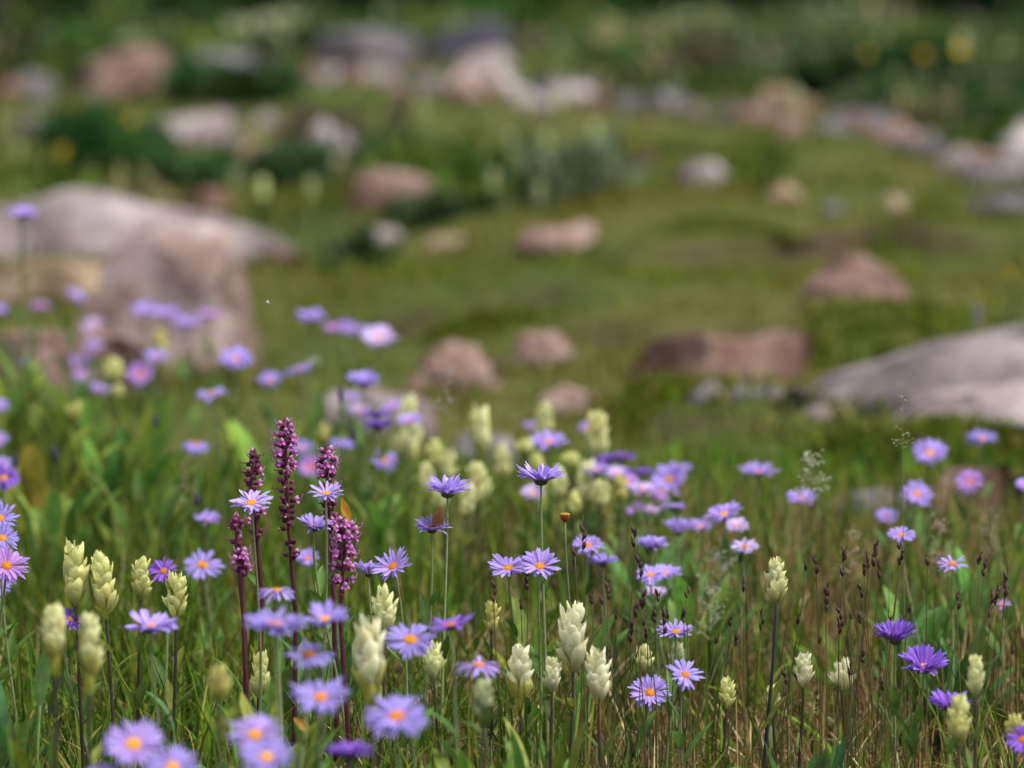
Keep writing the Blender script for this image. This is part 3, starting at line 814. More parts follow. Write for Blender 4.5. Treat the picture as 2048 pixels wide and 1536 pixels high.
def paintbrush(label, px, ytop, ybot, wpx, d, tone='cream', lean=0.0, stemc=(.05, .035, .03), leaves=3, yellow_low=False, tight=1.0):
    rnd = random.Random(px * 613 + ytop)
    top, bot = P(px + lean, ytop, d), P(px, ybot, d)
    H = (top - bot).length
    Wd = wpx * (1.14 if d < 5.8 else 1.3) * K * d
    ax = (top - bot).normalized()
    base = foot(bot, rnd, .012, -lean * K * d * .8)
    root = empty("paintbrush_flower", base)
    tag(root, label, "paintbrush flower", "cream paintbrush flowers in the grass")
    pts = bez(base, base + Vector((0, 0, 1)) * (bot - base).length * .4, bot - ax * (bot - base).length * .3, bot + ax * H * .25, 10)
    mb = MB(); tube(mb, pts, [.0019 - .0006 * i / 10 for i in range(11)], stemc); tube(mb, [bot, top - ax * H * .12], [.0013, .0006], (.25, .28, .10))
    mb.build("stem", M_GREEN, root)
    T = {'cream': ((.44, .47, .08), (.87, .87, .38)), 'white': ((.54, .56, .20), (.90, .89, .64)), 'yellow': ((.40, .38, .06), (.72, .68, .24)),
         'green': ((.22, .28, .08), (.55, .60, .34)), 'pale': ((.48, .51, .15), (.86, .86, .46))}[tone]
    c0, c1 = (np.array(c) for c in T)
    x, y, n = frame(ax)
    Lb = min(max(.40 * H, .62 * Wd), .72 * H, 1.15 * Wd) * rnd.uniform(.95, 1.05)
    wb = min(Wd * .46, Lb * .54)
    lev = max(12, int((H - Lb) / Lb * 10) + 10)
    a0 = rnd.uniform(0, 6.28)
    mb = MB()
    prof = lambda t: (.38 + .66 * math.sin(math.pi * min(1, t * .70 + .03))) * (1.0 if t < .66 else math.sqrt(max(.02, 1 - ((t - .66) / .345) ** 2.2)))
    for i in range(lev):
        t = (i + .5) / lev
        a = a0 + i * 2.39996 + rnd.gauss(0, .25)
        o = x * math.cos(a) + y * math.sin(a)
        tv = Vector((-o.y, o.x, 0)) * rnd.gauss(0, .10)
        pos = bot + ax * (H - Lb * .98) * t ** 1.1
        env = math.sin(math.pi * (.36 + .52 * t)) ** .7 * (1.0 if t < .8 else 1 - (t - .8) * 2.0)
        L = Lb * (1.0 - .12 * t) * rnd.uniform(.82, 1.12)
        ang = math.atan2(Wd * .5 * env, L) * rnd.uniform(.45, .95)
        j = rnd.uniform(.84, 1.08) * (np.array((1.0, .93, .8)) if rnd.random() < .15 else 1.0)
        lowf = max(0, 1 - t * 3.2)
        k0 = c0 * .8 * (1 - .3 * lowf); k1 = c1 * (1 - .35 * lowf) + c0 * .35 * lowf
        if yellow_low and t < .16: k0, k1 = np.array((.30, .32, .05)), np.array((.56, .54, .16))
        crl = rnd.uniform(.5, .95) * tight
        blade(mb, pos + o * Wd * .07, ax * math.cos(ang + crl * .5) + o * math.sin(ang + crl * .5) + tv, o * -1 + ax * .2, L, wb * (1 - .22 * t) * rnd.uniform(.85, 1.12), k0 * j, k1 * j,
              curl=crl, cup=.6, seg=9, prof=prof, lobes=.10)
        if rnd.random() < .5 and t > .15:      # the galea of the flower peeping out of its bract
            pp = pos + ax * L * rnd.uniform(.55, .72) + o * Wd * .16 * env
            blob(mb, pp, ax + o * .25, wb * .12, L * .62, np.array((.46, .52, .20)) * j, 5, 5, c1 * (.95, .92, .8))
    if yellow_low:                             # yellow green leafy bracts below the spike
        for q in range(4):
            a = a0 + q * 1.7
            o = x * math.cos(a) + y * math.sin(a)
            blade(mb, bot - ax * H * (.12 + .04 * q), ax + o * .35, o * -1, H * .38, wb * .75, np.array((.26, .28, .04)), np.array((.48, .46, .09)), curl=.3, cup=.5, seg=6)
    mb.build("bracts", M_BRACT, root)
    lc = (.20, .23, .04) if yellow_low or rnd.random() < .4 else (.10, .15, .035)
    small_leaves(root, pts, rnd, leaves, .040, .008, lc, .35, .95)
    return root

def spike(label, pix, zone, d, bloom=.3, wpx=44, footx=0.0, dens=1.0, sparse=None):
    """Dark purple spike: buds and trunk-nosed pink flowers spiralled round a maroon stem that follows the pixels pix."""
    rnd = random.Random(pix[0][0] * 31 + pix[0][1])
    pts = [P(a, b, d) for a, b in pix]
    base = foot(pts[-1], rnd, .01, footx)
    root = empty("elephant_head_flower", base)
    tag(root, label, "elephant head flower", "dark purple elephant head spikes")
    allp = pts + [pts[-1] * .5 + base * .5 + Vector((.002, 0, 0)), base]
    mb = MB()
    n = len(allp)
    tube(mb, list(reversed(allp)), [.0023 - .0010 * i / (n - 1) for i in range(n)], (.075, .012, .028), 8)
    mb.build("stem", M_GREEN, root)
    buds, fl = MB(), MB()
    y0, y1 = zone
    py = y0
    a = rnd.uniform(0, 6.28)
    Wr = wpx * .5 * K * d
    # narrow maroon tip
    tp = P(pix[0][0], pix[0][1], d)
    blob(buds, tp - Vector((0, 0, .002)), (0, 0, 1), .0016, .008, (.13, .02, .05))
    while py < y1:
        f = (py - y0) / (y1 - y0)
        if sparse and any(s0 < py < s1 for s0, s1 in sparse):
            py += 5; continue
        # x of the stem at this height
        for (ax_, ay), (bx, by) in zip(pix, pix[1:]):
            if ay <= py <= by:
                cx = ax_ + (bx - ax_) * (py - ay) / max(1e-6, by - ay); break
        else:
            cx = pix[-1][0]
        c = P(cx, py, d)
        a += 2.39996 + rnd.gauss(0, .25)
        o = Vector((math.cos(a), math.sin(a), 0))
        wk = min(1, .45 + f * 5) * (1 - .15 * f)
        r = Wr * wk
        up = Vector((0, 0, 1))
        k = rnd.uniform(.8, 1.2)
        bc = np.array((.105, .022, .06)) * rnd.uniform(.6, 1.5)
        blob(buds, c + o * r * .5, o + up * .6, .0023 * k, .0062 * k, bc, 8, 6, bc * (1.5, 1.3, 1.5))
        open_ = rnd.random() < (.9 if f < bloom else .16)
        if open_:
            pc = np.array((.34, .085, .30)) * rnd.uniform(.65, 1.3); wc = np.array((.50, .28, .47)) * rnd.uniform(.6, 1.2)
            q = c + o * r * .78 + up * .0012
            blob(fl, q, o * .5 + up, .0021 * k, .0056 * k, pc, 7, 5, wc)
            sd_ = o.cross(up)
            for s_ in (-1, 1):                      # the two ears
                blade(fl, q - up * .001, sd_ * s_ + o * .5 - up * .5, up + o * .3, .0045 * k, .0034 * k, pc, pc * 1.25, curl=-.5, cup=.4, seg=4)
            blade(fl, q - up * .001, o - up * .7, up + o * .5, .0042 * k, .0032 * k, pc, pc * 1.2, curl=-.4, cup=.4, seg=4)
        if open_ or rnd.random() < .45:             # curled trunk
            q = c + o * r * .8 + up * .002
            tr = []
            dirn = (o + sd_rand(rnd) * .4 - up * .3).normalized()
            ang, pq = -.2, q.copy()
            for s_ in range(9):
                tr.append(pq.copy())
                dd = dirn * math.cos(ang) + up * math.sin(ang)
                pq = pq + dd * .00105 * k
                ang += .27
            pc = np.array((.42, .16, .38)) if open_ else np.array((.16, .06, .10))
            tube(fl, tr, [.00055 - .0003 * s_ / 8 for s_ in range(9)], pc, 5)
        if rnd.random() < .18:
            blob(buds, c + o * r * .95, o + up * .3, .0012, .003, (.42, .30, .18), 5, 4)
        py += (4.0 if f < .35 else 4.6) / dens * rnd.uniform(.75, 1.25)
    buds.build("buds", M_SPIKE, root)
    fl.build("blossoms", M_SPIKE, root)
    return root

def sd_rand(rnd):
    a = rnd.uniform(0, 6.28)
    return Vector((math.cos(a), math.sin(a), 0))

def sedge(label, px, py, d, dx=0.0, size=1.0, tone=0):
    rnd = random.Random(px * 17 + py * 3)
    tip = P(px, py, d)
    base = foot(tip, rnd, .015, dx * K * d)
    root = empty("sedge_stem", base)
    tag(root, label, "sedge", "dark headed sedges in the near grass")
    top = tip - base
    pts = bez(base, base + Vector((rnd.uniform(-.03, .03), rnd.uniform(-.02, .02), top.z * .5)), tip - Vector((top.x * .35, top.y * .3, top.z * .3)), tip, 10)
    mb = MB()
    c0, c1 = np.array((.06, .08, .025)), np.array(((.14, .07, .03), (.10, .09, .03), (.07, .045, .025))[tone % 3])
    tube(mb, pts, [.0006 - .0002 * i / 10 for i in range(11)], [c0 + (c1 - c0) * i / 10 for i in range(11)], 5)
    mb.build("stem", M_GREEN, root)
    mb = MB()
    ax = (pts[-1] - pts[-2]).normalized()
    k = size * rnd.uniform(.85, 1.2)
    dk = np.array((.030, .014, .010)) * rnd.uniform(.7, 1.6)
    nn = rnd.randint(1, 3)
    for i in range(nn):
        o = sd_rand(rnd)
        p = tip - ax * (.0036 * i * k * rnd.uniform(.6, 1.6)) + o * .0012
        blob(mb, p, ax + o * .35, .0014 * k, .0062 * k, dk, 6, 5, dk * 1.4)
        for _ in range(3):
            blade(mb, p, ax + sd_rand(rnd) * .4, o, .005 * k, .0016 * k, dk, dk * 1.8, seg=2, prof=lambda t: 1 - .9 * t)
    if rnd.random() < .4:
        tube(mb, [tip, tip + ax * .008 * k + sd_rand(rnd) * .002], [.0004, .0001], dk * 2, 4)
    mb.build("seed_head", M_DRY, root)
    return root

def panicle(label, px, py, d, wpx, hpx, n=26, col=(.30, .27, .17), bead=.0010):
    """Airy grass head: hair-thin branches that end in little beads."""
    rnd = random.Random(px + py * 7)
    top = P(px, py, d)
    base = foot(top, rnd, .03)
    root = empty("airy_seed_grass", base)
    tag(root, label, "seed grass", "airy grass heads with tiny beads")
    s = K * d
    low = top - Vector((0, 0, hpx * s))
    pts = bez(base, base + Vector((0, 0, (low - base).z * .5)), low - Vector((0, 0, (low - base).z * .2)), top, 10)
    mb = MB(); tube(mb, pts, [.0006 - .0004 * i / 10 for i in range(11)], (.16, .13, .07), 4)
    mb.build("stem", M_GREEN, root)
    mb = MB()
    for i in range(n):
        f = rnd.random()
        p = low + (top - low) * f
        o = sd_rand(rnd)
        ln = wpx * .5 * s * (1 - .6 * f) * rnd.uniform(.5, 1.1)
        e = p + o * ln + Vector((0, 0, rnd.uniform(.1, .8) * ln))
        tube(mb, [p, p * .5 + e * .5 + Vector((0, 0, ln * .1)), e], [.00022, .00018, .00014], col, 4, False)
        for _ in range(rnd.randint(1, 3)):
            q = e + Vector((rnd.gauss(0, 1), rnd.gauss(0, 1), rnd.gauss(0, 1))) * .0018
            blob(mb, q, sd_rand(rnd) + Vector((0, 0, .8)), bead * .75 * rnd.uniform(.7, 1.3), bead * 2.0, np.array(col) * .75 * rnd.uniform(.8, 1.4), 5, 4)
    mb.build("seed_beads", M_DRY, root)
    return root

def leafy(label, px, py, d, n, L, W, col=(.07, .15, .025), spread=.5, upright=1.4, group="broad leaved green plants"):
    """A clump of broad leaves whose tips reach pixel (px, py)."""
    rnd = random.Random(px * 3 + py * 11)
    top = P(px, py, d); b = Vector((top.x, top.y, ground_z(top.x, top.y) - .004))
    H = max(top.z - b.z, .06)
    root = empty("broad_leaf_plant", b)
    tag(root, label, "leafy plant", group)
    n = int(n * 2.0)
    for i in range(n):
        a = i * 2.39996 + rnd.uniform(-.3, .3)
        o = Vector((math.cos(a), math.sin(a), 0))
        k = rnd.uniform(.6, 1.05) * (1 if i else 1.0)
        mb = MB()
        c = np.array(col) * rnd.uniform(.75, 2.1) * np.array((rnd.uniform(.9, 1.9), 1, rnd.uniform(.7, 1.4)))
        Lk = min(L * 1.15, H * .8) * k
        p0 = b + o * rnd.uniform(.004, .025)
        hgt = max(.01, H * rnd.uniform(.45, 1.02) - Lk * .85)
        tip = p0 + o * hgt * .35 * spread + Vector((0, 0, hgt))
        tube(mb, [p0, p0 * .5 + tip * .5 + o * .002, tip], [.0018, .0015, .0012], c * .9, 5)
        blade(mb, tip, o * spread * rnd.uniform(.3, 1.2) + Vector((0, 0, upright)), Vector((0, 0, .3)) - o, Lk, W * rnd.uniform(.8, 1.2) * k, c * .9, c * 1.1,
              curl=-rnd.uniform(.0, .8), cup=rnd.uniform(.1, .5), seg=9, prof=lambda t: (math.sin(math.pi * (.06 + .94 * t ** .85)) ** .75) if t < .999 else .02)
        mb.build("leaf", M_LEAF, root)
    return root

# ------------------------------------------------------------------ purple daisies: label, x, y, width, distance, options
D = [
 ("tall purple daisy on a leafy stem, alone in front of the wide pale slab", 45, 428, 60, 7.0, dict(tilt=8, az=30, cup=24, leaves=9, stem_r=.0032, leaf_l=.06)),
 ("small edge-on daisy with pinkish middle beside the tall leafy stem", 82, 610, 42, 7.6, dict(tilt=5, cup=0, tone='pink')),
 ("small pale daisy turned sideways before the sandy tan slab", 153, 592, 44, 7.7, dict(tilt=50, az=70, tone='blue')),
 ("half daisy cut by the left edge below the sandy tan slab", -4, 620, 44, 7.5, dict(tilt=10)),
 ("pale blue daisy leftmost of the four in a row before the big boulder", 287, 622, 54, 7.5, dict(tilt=20, cup=20, tone='blue')),
 ("lilac daisy second of the four in a row before the big boulder", 333, 628, 58, 7.45, dict(tilt=12, cup=20)),
 ("lowest of the four daisies in a row before the big boulder", 373, 648, 62, 7.4, dict(tilt=10, cup=22, tone='lilac')),
 ("pinkish daisy rightmost of the four in a row before the big boulder", 417, 630, 54, 7.5, dict(tilt=10, cup=18, tone='pink')),
 ("faint two-lobed daisy under the boulder's left flank", 188, 650, 48, 7.8, dict(tilt=30, az=-40, gap=90, tone='white')),
 ("small lilac daisy directly under the faint two-lobed one", 188, 690, 36, 7.7, dict(tilt=35)),
 ("small faint daisy left of the cream paintbrush by the boulder foot", 172, 716, 32, 7.8, dict(tilt=60, az=-30, tone='blue')),
 ("narrow sideways daisy bloom above the leftmost broad leaves", 145, 722, 30, 7.6, dict(tilt=80, az=80)),
 ("small violet daisy over a tiny yellow spike, among the left broad leaves", 50, 728, 34, 7.1, dict(tilt=40, az=60)),
 ("blue violet daisy just under the yellow paintbrush before the boulder", 314, 712, 48, 7.1, dict(tilt=30, tone='blue')),
 ("round pinkish daisy facing the camera left of the yellow leaning leaves", 280, 748, 54, 7.0, dict(tilt=62, az=-15, tone='pink')),
 ("broad blue daisy at the right foot of the big boulder", 471, 716, 68, 6.7, dict(tilt=35, cup=12, tone='blue')),
 ("blue violet daisy between the boulder foot and the tilted edge-on daisy", 541, 761, 52, 6.7, dict(tilt=30, cup=18, tone='blue')),
 ("edge-on purple daisy tilted up to the right beside a whitish seed head", 597, 738, 56, 6.7, dict(tilt=22, az=-85, cup=5)),
 ("small lilac daisy among broad leaves under the cream paintbrush", 199, 778, 42, 6.9, dict(tilt=30, az=50)),
 ("sharp-rayed blue daisy with orange centre seen edge-on, left of the tall dark spike", 422, 785, 66, 6.3, dict(tilt=22, az=-50, cup=0, tone='blue', n=15)),
 ("sliver of a daisy at the left edge level with the broad leaves", -4, 812, 44, 6.6, dict(tilt=40, tone='blue')),
 ("second sliver of a daisy at the left edge, beside the yellow leaf", -3, 878, 40, 6.4, dict(tilt=40)),
 ("drooping blue daisy with bare orange centre, left of the dark spikes", 391, 885, 56, 6.2, dict(tilt=18, cup=-22, droop=-.5, tone='blue')),
 ("lilac daisy highest at the middle left, over the green turf", 621, 637, 58, 7.1, dict(tilt=12, cup=26)),
 ("small pinkish daisy at the left end of the row over the turf", 668, 657, 44, 7.2, dict(tilt=14, tone='pink')),
 ("small violet daisy second in the row over the turf", 690, 650, 42, 7.3, dict(tilt=12, tone='deep')),
 ("purple daisy left of the whitish daisy with orange centre", 708, 660, 56, 7.15, dict(tilt=8, cup=14)),
 ("whitish lilac daisy with salmon centre at the right end of the row", 757, 672, 66, 6.9, dict(tilt=38, cup=14, tone='white')),
 ("upright lilac daisy with raised petals beside the dark bottlebrush head", 728, 768, 58, 6.3, dict(tilt=12, cup=42)),
 ("faint lilac daisy left of the dark-backed purple pair", 718, 820, 48, 6.6, dict(tilt=15, tone='white')),
 ("purple daisy with a dark underside, top of the stacked pair", 752, 827, 68, 6.2, dict(tilt=-12, cup=10, tone='deep')),
 ("purple daisy lower of the stacked pair with dark undersides", 757, 854, 60, 6.1, dict(tilt=-5, cup=28, tone='deep')),
 ("lilac daisy in front of the leftmost tall cream spike", 819, 842, 52, 6.3, dict(tilt=20, cup=20)),
 ("soft blue daisy half behind the tallest dark purple spike", 604, 895, 44, 6.5, dict(tilt=40, tone='blue')),
 ("soft pinkish daisy facing us between the two tallest dark spikes", 622, 933, 54, 6.4, dict(tilt=65, tone='pink')),
 ("blue daisy edge-on just above the right tall dark spike", 684, 890, 54, 6.3, dict(tilt=12, tone='blue')),
 ("nodding two-lobed lilac daisy between spikes and pale paintbrushes", 769, 920, 54, 6.2, dict(tilt=45, az=10, gap=90, cup=10)),
 ("purple daisy in front of the second tall cream spike from the right", 1097, 882, 74, 6.1, dict(tilt=20, cup=14)),
 ("small daisy peeping out left of the second tall cream spike", 1066, 852, 38, 6.6, dict(tilt=20)),
 ("small daisy peeping out left of the rightmost tall cream spike", 1176, 855, 38, 6.6, dict(tilt=40)),
 ("highest daisy of the dense purple cluster right of the cream spikes", 1243, 914, 62, 6.2, dict(tilt=-8, cup=12, tone='deep')),
 ("leftmost daisy of the dense purple cluster right of the cream spikes", 1192, 940, 62, 6.1, dict(tilt=12)),
 ("pale daisy in the middle of the dense purple cluster", 1232, 946, 52, 6.15, dict(tilt=15, tone='white')),
 ("deep violet daisy in the middle of the dense purple cluster", 1276, 944, 66, 6.1, dict(tilt=-10, cup=10, tone='deep')),
 ("large lilac daisy facing us at the right of the dense purple cluster", 1338, 958, 74, 6.0, dict(tilt=60, az=-30, cup=18)),
 ("lilac daisy facing us under the largest one of the dense cluster", 1327, 980, 60, 6.05, dict(tilt=55, az=10, tone='pink')),
 ("whitish lilac daisy low in the dense purple cluster", 1284, 978, 56, 5.95, dict(tilt=20, tone='white')),
 ("small purple daisy just under the right side of the dense cluster", 1347, 1013, 48, 5.8, dict(tilt=-6, cup=16)),
 ("faint lilac daisy under the left side of the dense cluster", 1272, 1018, 40, 6.0, dict(tilt=55, az=-60, tone='pink')),
 ("faint pale daisy right of the other faint one under the dense cluster", 1302, 1020, 40, 5.95, dict(tilt=10, tone='white')),
 ("purple daisy on a bare stem with one petal hanging left", 1514, 944, 62, 5.9, dict(tilt=14, cup=24, ragged=.22)),
 ("violet daisy cupped on its side with salmon centre, right of the cluster", 1447, 1027, 72, 5.6, dict(tilt=30, az=-55, cup=16)),
 ("small whitish pink daisy touching the cupped violet one", 1474, 1050, 48, 5.7, dict(tilt=25, tone='white')),
 ("whitish blue ragged daisy below the small whitish pink one", 1490, 1092, 58, 5.5, dict(tilt=22, cup=8, tone='white')),
 ("lilac daisy under the airy beaded grass on the right", 1603, 996, 58, 5.9, dict(tilt=25, cup=16)),
 ("round lilac daisy with pink centre, higher of the left two on the right", 1860, 905, 70, 6.1, dict(tilt=42, cup=14, tone='lilac')),
 ("topmost blue daisy on the right side, before the grey slab", 1962, 876, 62, 6.2, dict(tilt=22, cup=14, tone='blue')),
 ("nodding lilac daisy under the round one with pink centre", 1835, 987, 62, 5.9, dict(tilt=62, az=20, cup=10)),
 ("pinkish daisy with orange centre tilted left near the right edge", 1940, 963, 56, 6.0, dict(tilt=55, az=-20, tone='pink')),
 ("soft lilac daisy left of the flat oval daisy on the right", 1774, 1032, 46, 5.9, dict(tilt=35)),
 ("flat oval daisy with orange centre above two dark sedge heads", 1803, 1068, 60, 5.4, dict(tilt=26, cup=6, ragged=.04)),
 ("sliver of a daisy at the right edge level with the nodding lilac one", 2050, 970, 40, 5.9, dict(tilt=30)),
 ("violet daisy with gaps in its petals among dark sedge heads at the right", 1905, 1126, 66, 5.3, dict(tilt=26, cup=8, n=15)),
 ("tiny flat daisy in the brown grass near the right edge", 2003, 1208, 42, 5.4, dict(tilt=12, tone='pink', n=14)),
 ("deep violet cupped daisy with a black fly on its petals", 1791, 1276, 86, 4.95, dict(tilt=10, cup=36, droop=-.1, tone='deep', n=30, ragged=.07)),
 ("deep violet daisy with orange centre at lower right, wide open", 1848, 1332, 92, 4.9, dict(tilt=26, cup=34, droop=-.1, tone='deep', n=28, ragged=.06)),
 ("deep violet daisy hidden behind a cream paintbrush at lower right", 1900, 1411, 84, 4.8, dict(tilt=10, cup=28, tone='deep')),
 ("violet daisy cut by the right edge at the bottom", 2045, 1478, 64, 4.5, dict(tilt=70, az=-20, tone='deep')),
 ("funnel-shaped lilac daisy right of the centre grass, over dark leaves", 1357, 1063, 54, 5.6, dict(tilt=0, cup=48, n=16)),
 ("flat-topped purple daisy left of the funnel-shaped one", 1306, 1092, 60, 5.5, dict(tilt=2, cup=32)),
 ("blue lilac daisy with orange centre crossed by a sedge stem", 1176, 1089, 62, 5.4, dict(tilt=34, cup=12, tone='lilac')),
 ("blue daisy without visible centre right below the one crossed by a sedge", 1206, 1125, 58, 5.4, dict(tilt=0, cup=28, tone='blue')),
 ("lilac daisy with orange centre, left one of an overlapping pair", 1301, 1149, 56, 5.35, dict(tilt=40, cup=8)),
 ("lilac blue daisy, right one of an overlapping pair", 1330, 1146, 66, 5.45, dict(tilt=18, cup=16)),
 ("pale blue daisy half hidden by sedges under the overlapping pair", 1312, 1184, 48, 5.4, dict(tilt=15, tone='white')),
 ("small sharp daisy with orange centre caught among dark sedge heads", 1352, 1262, 70, 5.0, dict(tilt=22, cup=18, n=20)),
 ("round sharp daisy with orange centre facing us, low right of centre", 1300, 1384, 82, 4.95, dict(tilt=56, cup=8, droop=-.15, n=34, ragged=.06)),
 ("ragged blue daisy on the right of the round one facing us", 1371, 1348, 68, 4.85, dict(tilt=60, az=25, cup=8, tone='blue', n=22, ragged=.16)),
 ("large sharp lilac daisy seen from the side on a tall stem at the centre", 1082, 957, 92, 5.0, dict(tilt=-4, cup=32, droop=-.3, n=32, ragged=.14)),
 ("blurred lilac daisy behind the large sharp one on the tall stem", 1066, 985, 50, 6.0, dict(tilt=30, tone='white')),
 ("sharp cupped lilac daisy on a tall stem left of the large one", 895, 983, 86, 5.0, dict(tilt=4, cup=34, droop=-.25, n=30)),
 ("lilac daisy with a brown butterfly resting on it", 864, 1056, 68, 5.0, dict(tilt=14, cup=26)),
 ("sharp pale lilac daisy in front of the left dark spike", 503, 1003, 82, 4.9, dict(tilt=30, az=-8, cup=12, tone='soft', n=24, ragged=.16)),
 ("sharp pale lilac daisy in front of the right tall dark spike", 652, 985, 70, 4.92, dict(tilt=24, cup=18, tone='soft', n=20)),
 ("sharp lilac daisy under the pale one at the right tall dark spike", 629, 1052, 66, 4.95, dict(tilt=22, az=30, cup=30, n=30)),
 ("half open lilac daisy touching the left of a sharp orange centred one", 737, 1146, 52, 5.0, dict(tilt=-5, az=0, cup=48, n=18)),
 ("sharp ragged daisy with orange centre turned left, over a cream paintbrush", 785, 1131, 78, 4.97, dict(tilt=50, az=-35, cup=14, n=26, ragged=.16)),
 ("left daisy of the sharp lilac pair at the centre, seen low", 1017, 1134, 80, 5.0, dict(tilt=30, cup=12, n=28)),
 ("right daisy of the sharp lilac pair at the centre, turned to us", 1080, 1131, 76, 4.98, dict(tilt=48, az=10, cup=22, n=28)),
 ("soft lilac daisy at the left, between broad leaves and blue starry daisy", 415, 1040, 54, 5.8, dict(tilt=14, cup=24)),
 ("soft blue starry daisy with dull orange centre behind cream paintbrushes", 405, 1128, 82, 5.6, dict(tilt=52, cup=2, tone='blue', n=14, ragged=.14)),
 ("deep blue daisy with orange centre half behind a cream paintbrush", 327, 1141, 60, 5.15, dict(tilt=62, az=-10, cup=6, tone='deep', n=20)),
 ("sliver of a deep violet daisy between two cream paintbrushes at lower left", 141, 1237, 56, 4.9, dict(tilt=60, az=60, tone='deep')),
 ("soft daisy low between the two dark stems behind leaves", 616, 1116, 48, 5.6, dict(tilt=40, cup=20)),
 ("large magenta violet daisy facing us at the left edge", 14, 1130, 86, 5.0, dict(tilt=58, az=15, cup=12, tone='pink', n=30)),
 ("blue violet daisy above the magenta one at the left edge", 6, 1075, 64, 5.1, dict(tilt=60, az=20, tone='blue')),
 ("ragged blue daisy third from the bottom at the left edge", 2, 1035, 62, 5.2, dict(tilt=65, az=30, tone='blue', ragged=.2)),
 ("soft purple daisy at the left edge under the broad leaves", 8, 955, 62, 5.7, dict(tilt=55, az=10, tone='deep')),
 ("blurred wide daisy edge-on with a gap in front, below the cream paintbrushes", 300, 1250, 110, 4.45, dict(tilt=14, cup=16, gap=-90, tone='lilac')),
 ("blurred drooping purple daisy before the tallest dark stem", 553, 1178, 78, 4.5, dict(tilt=6, cup=-8, droop=-.7, tone='lilac', n=18)),
 ("wide blurred blue daisy edge-on, left of a touching pair", 550, 1246, 122, 4.1, dict(tilt=8, cup=12, tone='blue', n=34)),
 ("blurred blue daisy edge-on, right of a touching pair", 650, 1236, 98, 4.2, dict(tilt=18, cup=18, gap=-95, tone='blue')),
 ("blurred starry blue daisy under the touching pair", 618, 1306, 102, 4.2, dict(tilt=22, cup=0, droop=-.5, tone='blue', n=15, ragged=.16)),
 ("blurred blue lilac daisy with bright orange centre beside a tall cream paintbrush", 821, 1277, 104, 4.45, dict(tilt=40, cup=2, tone='blue', n=22)),
 ("blurred deep purple daisy edge-on behind the bright orange centred one", 900, 1248, 92, 4.4, dict(tilt=16, az=-60, cup=12, tone='deep', n=18)),
 ("blurred starry violet daisy over a green paintbrush, bottom centre", 957, 1328, 90, 4.4, dict(tilt=14, cup=-2, droop=-.5, tone='lilac', n=14)),
 ("large blurred blue daisy with pink centre, lower left of centre", 641, 1392, 112, 4.0, dict(tilt=36, cup=4, tone='blue', n=20, ragged=.15)),
 ("largest blurred blue daisy with round orange centre at the bottom", 793, 1430, 126, 3.9, dict(tilt=40, cup=4, tone='blue', n=34)),
 ("large blurred violet daisy with brownish centre at the bottom left", 267, 1486, 128, 3.8, dict(tilt=48, cup=8, tone='lilac', n=22)),
 ("blurred blue daisy cut by the bottom edge beside the large violet one", 345, 1532, 106, 3.75, dict(tilt=45, cup=8, tone='blue', n=22)),
 ("large blurred violet daisy with dull orange centre, upper of a bottom pair", 510, 1468, 116, 3.85, dict(tilt=46, cup=6, tone='lilac', n=20)),
 ("blurred blue daisy with orange centre, lower of a bottom pair", 533, 1512, 108, 3.75, dict(tilt=42, cup=6, tone='blue', n=24)),
 ("blurred dull purple daisy seen from below at the bottom edge", 698, 1510, 92, 4.0, dict(tilt=-6, cup=30, tone='deep')),
 ("small blurred daisy tip cut by the bottom edge, far left", 208, 1545, 66, 3.8, dict(tilt=20)),
]
D += [
 ("lilac daisy low between the cupped violet one and the funnel-shaped one", 1400, 1052, 48, 5.8, dict(tilt=20, cup=18)),
 ("pale daisy upper right edge of the dense purple cluster", 1362, 936, 46, 6.1, dict(tilt=15, tone='blue')),
 ("violet daisy upper left in the dense purple cluster", 1215, 922, 50, 6.2, dict(tilt=4, cup=22, tone='deep')),
 ("pinkish daisy between the two touching tones of the dense cluster", 1255, 962, 48, 6.05, dict(tilt=35, tone='pink')),
 ("soft blue daisy left of the wide pale pink rock, low", 700, 795, 40, 6.8, dict(tilt=20, tone='blue')),
 ("small soft daisy behind the stacked dark-backed pair", 785, 815, 46, 6.7, dict(tilt=20)),
 ("blue daisy half out of the left edge under the magenta one", -6, 1168, 60, 5.3, dict(tilt=50, tone='blue')),
 ("soft lilac daisy half out of the left edge by the yellow green leaves", 4, 930, 44, 6.0, dict(tilt=45)),
 ("small lilac daisy over the broad leaves left of the cream paintbrush", 165, 752, 36, 7.2, dict(tilt=40)),
]
for lab, px, py, wv, d, kw in D:
    daisy(lab, px, py, wv, d, **kw)

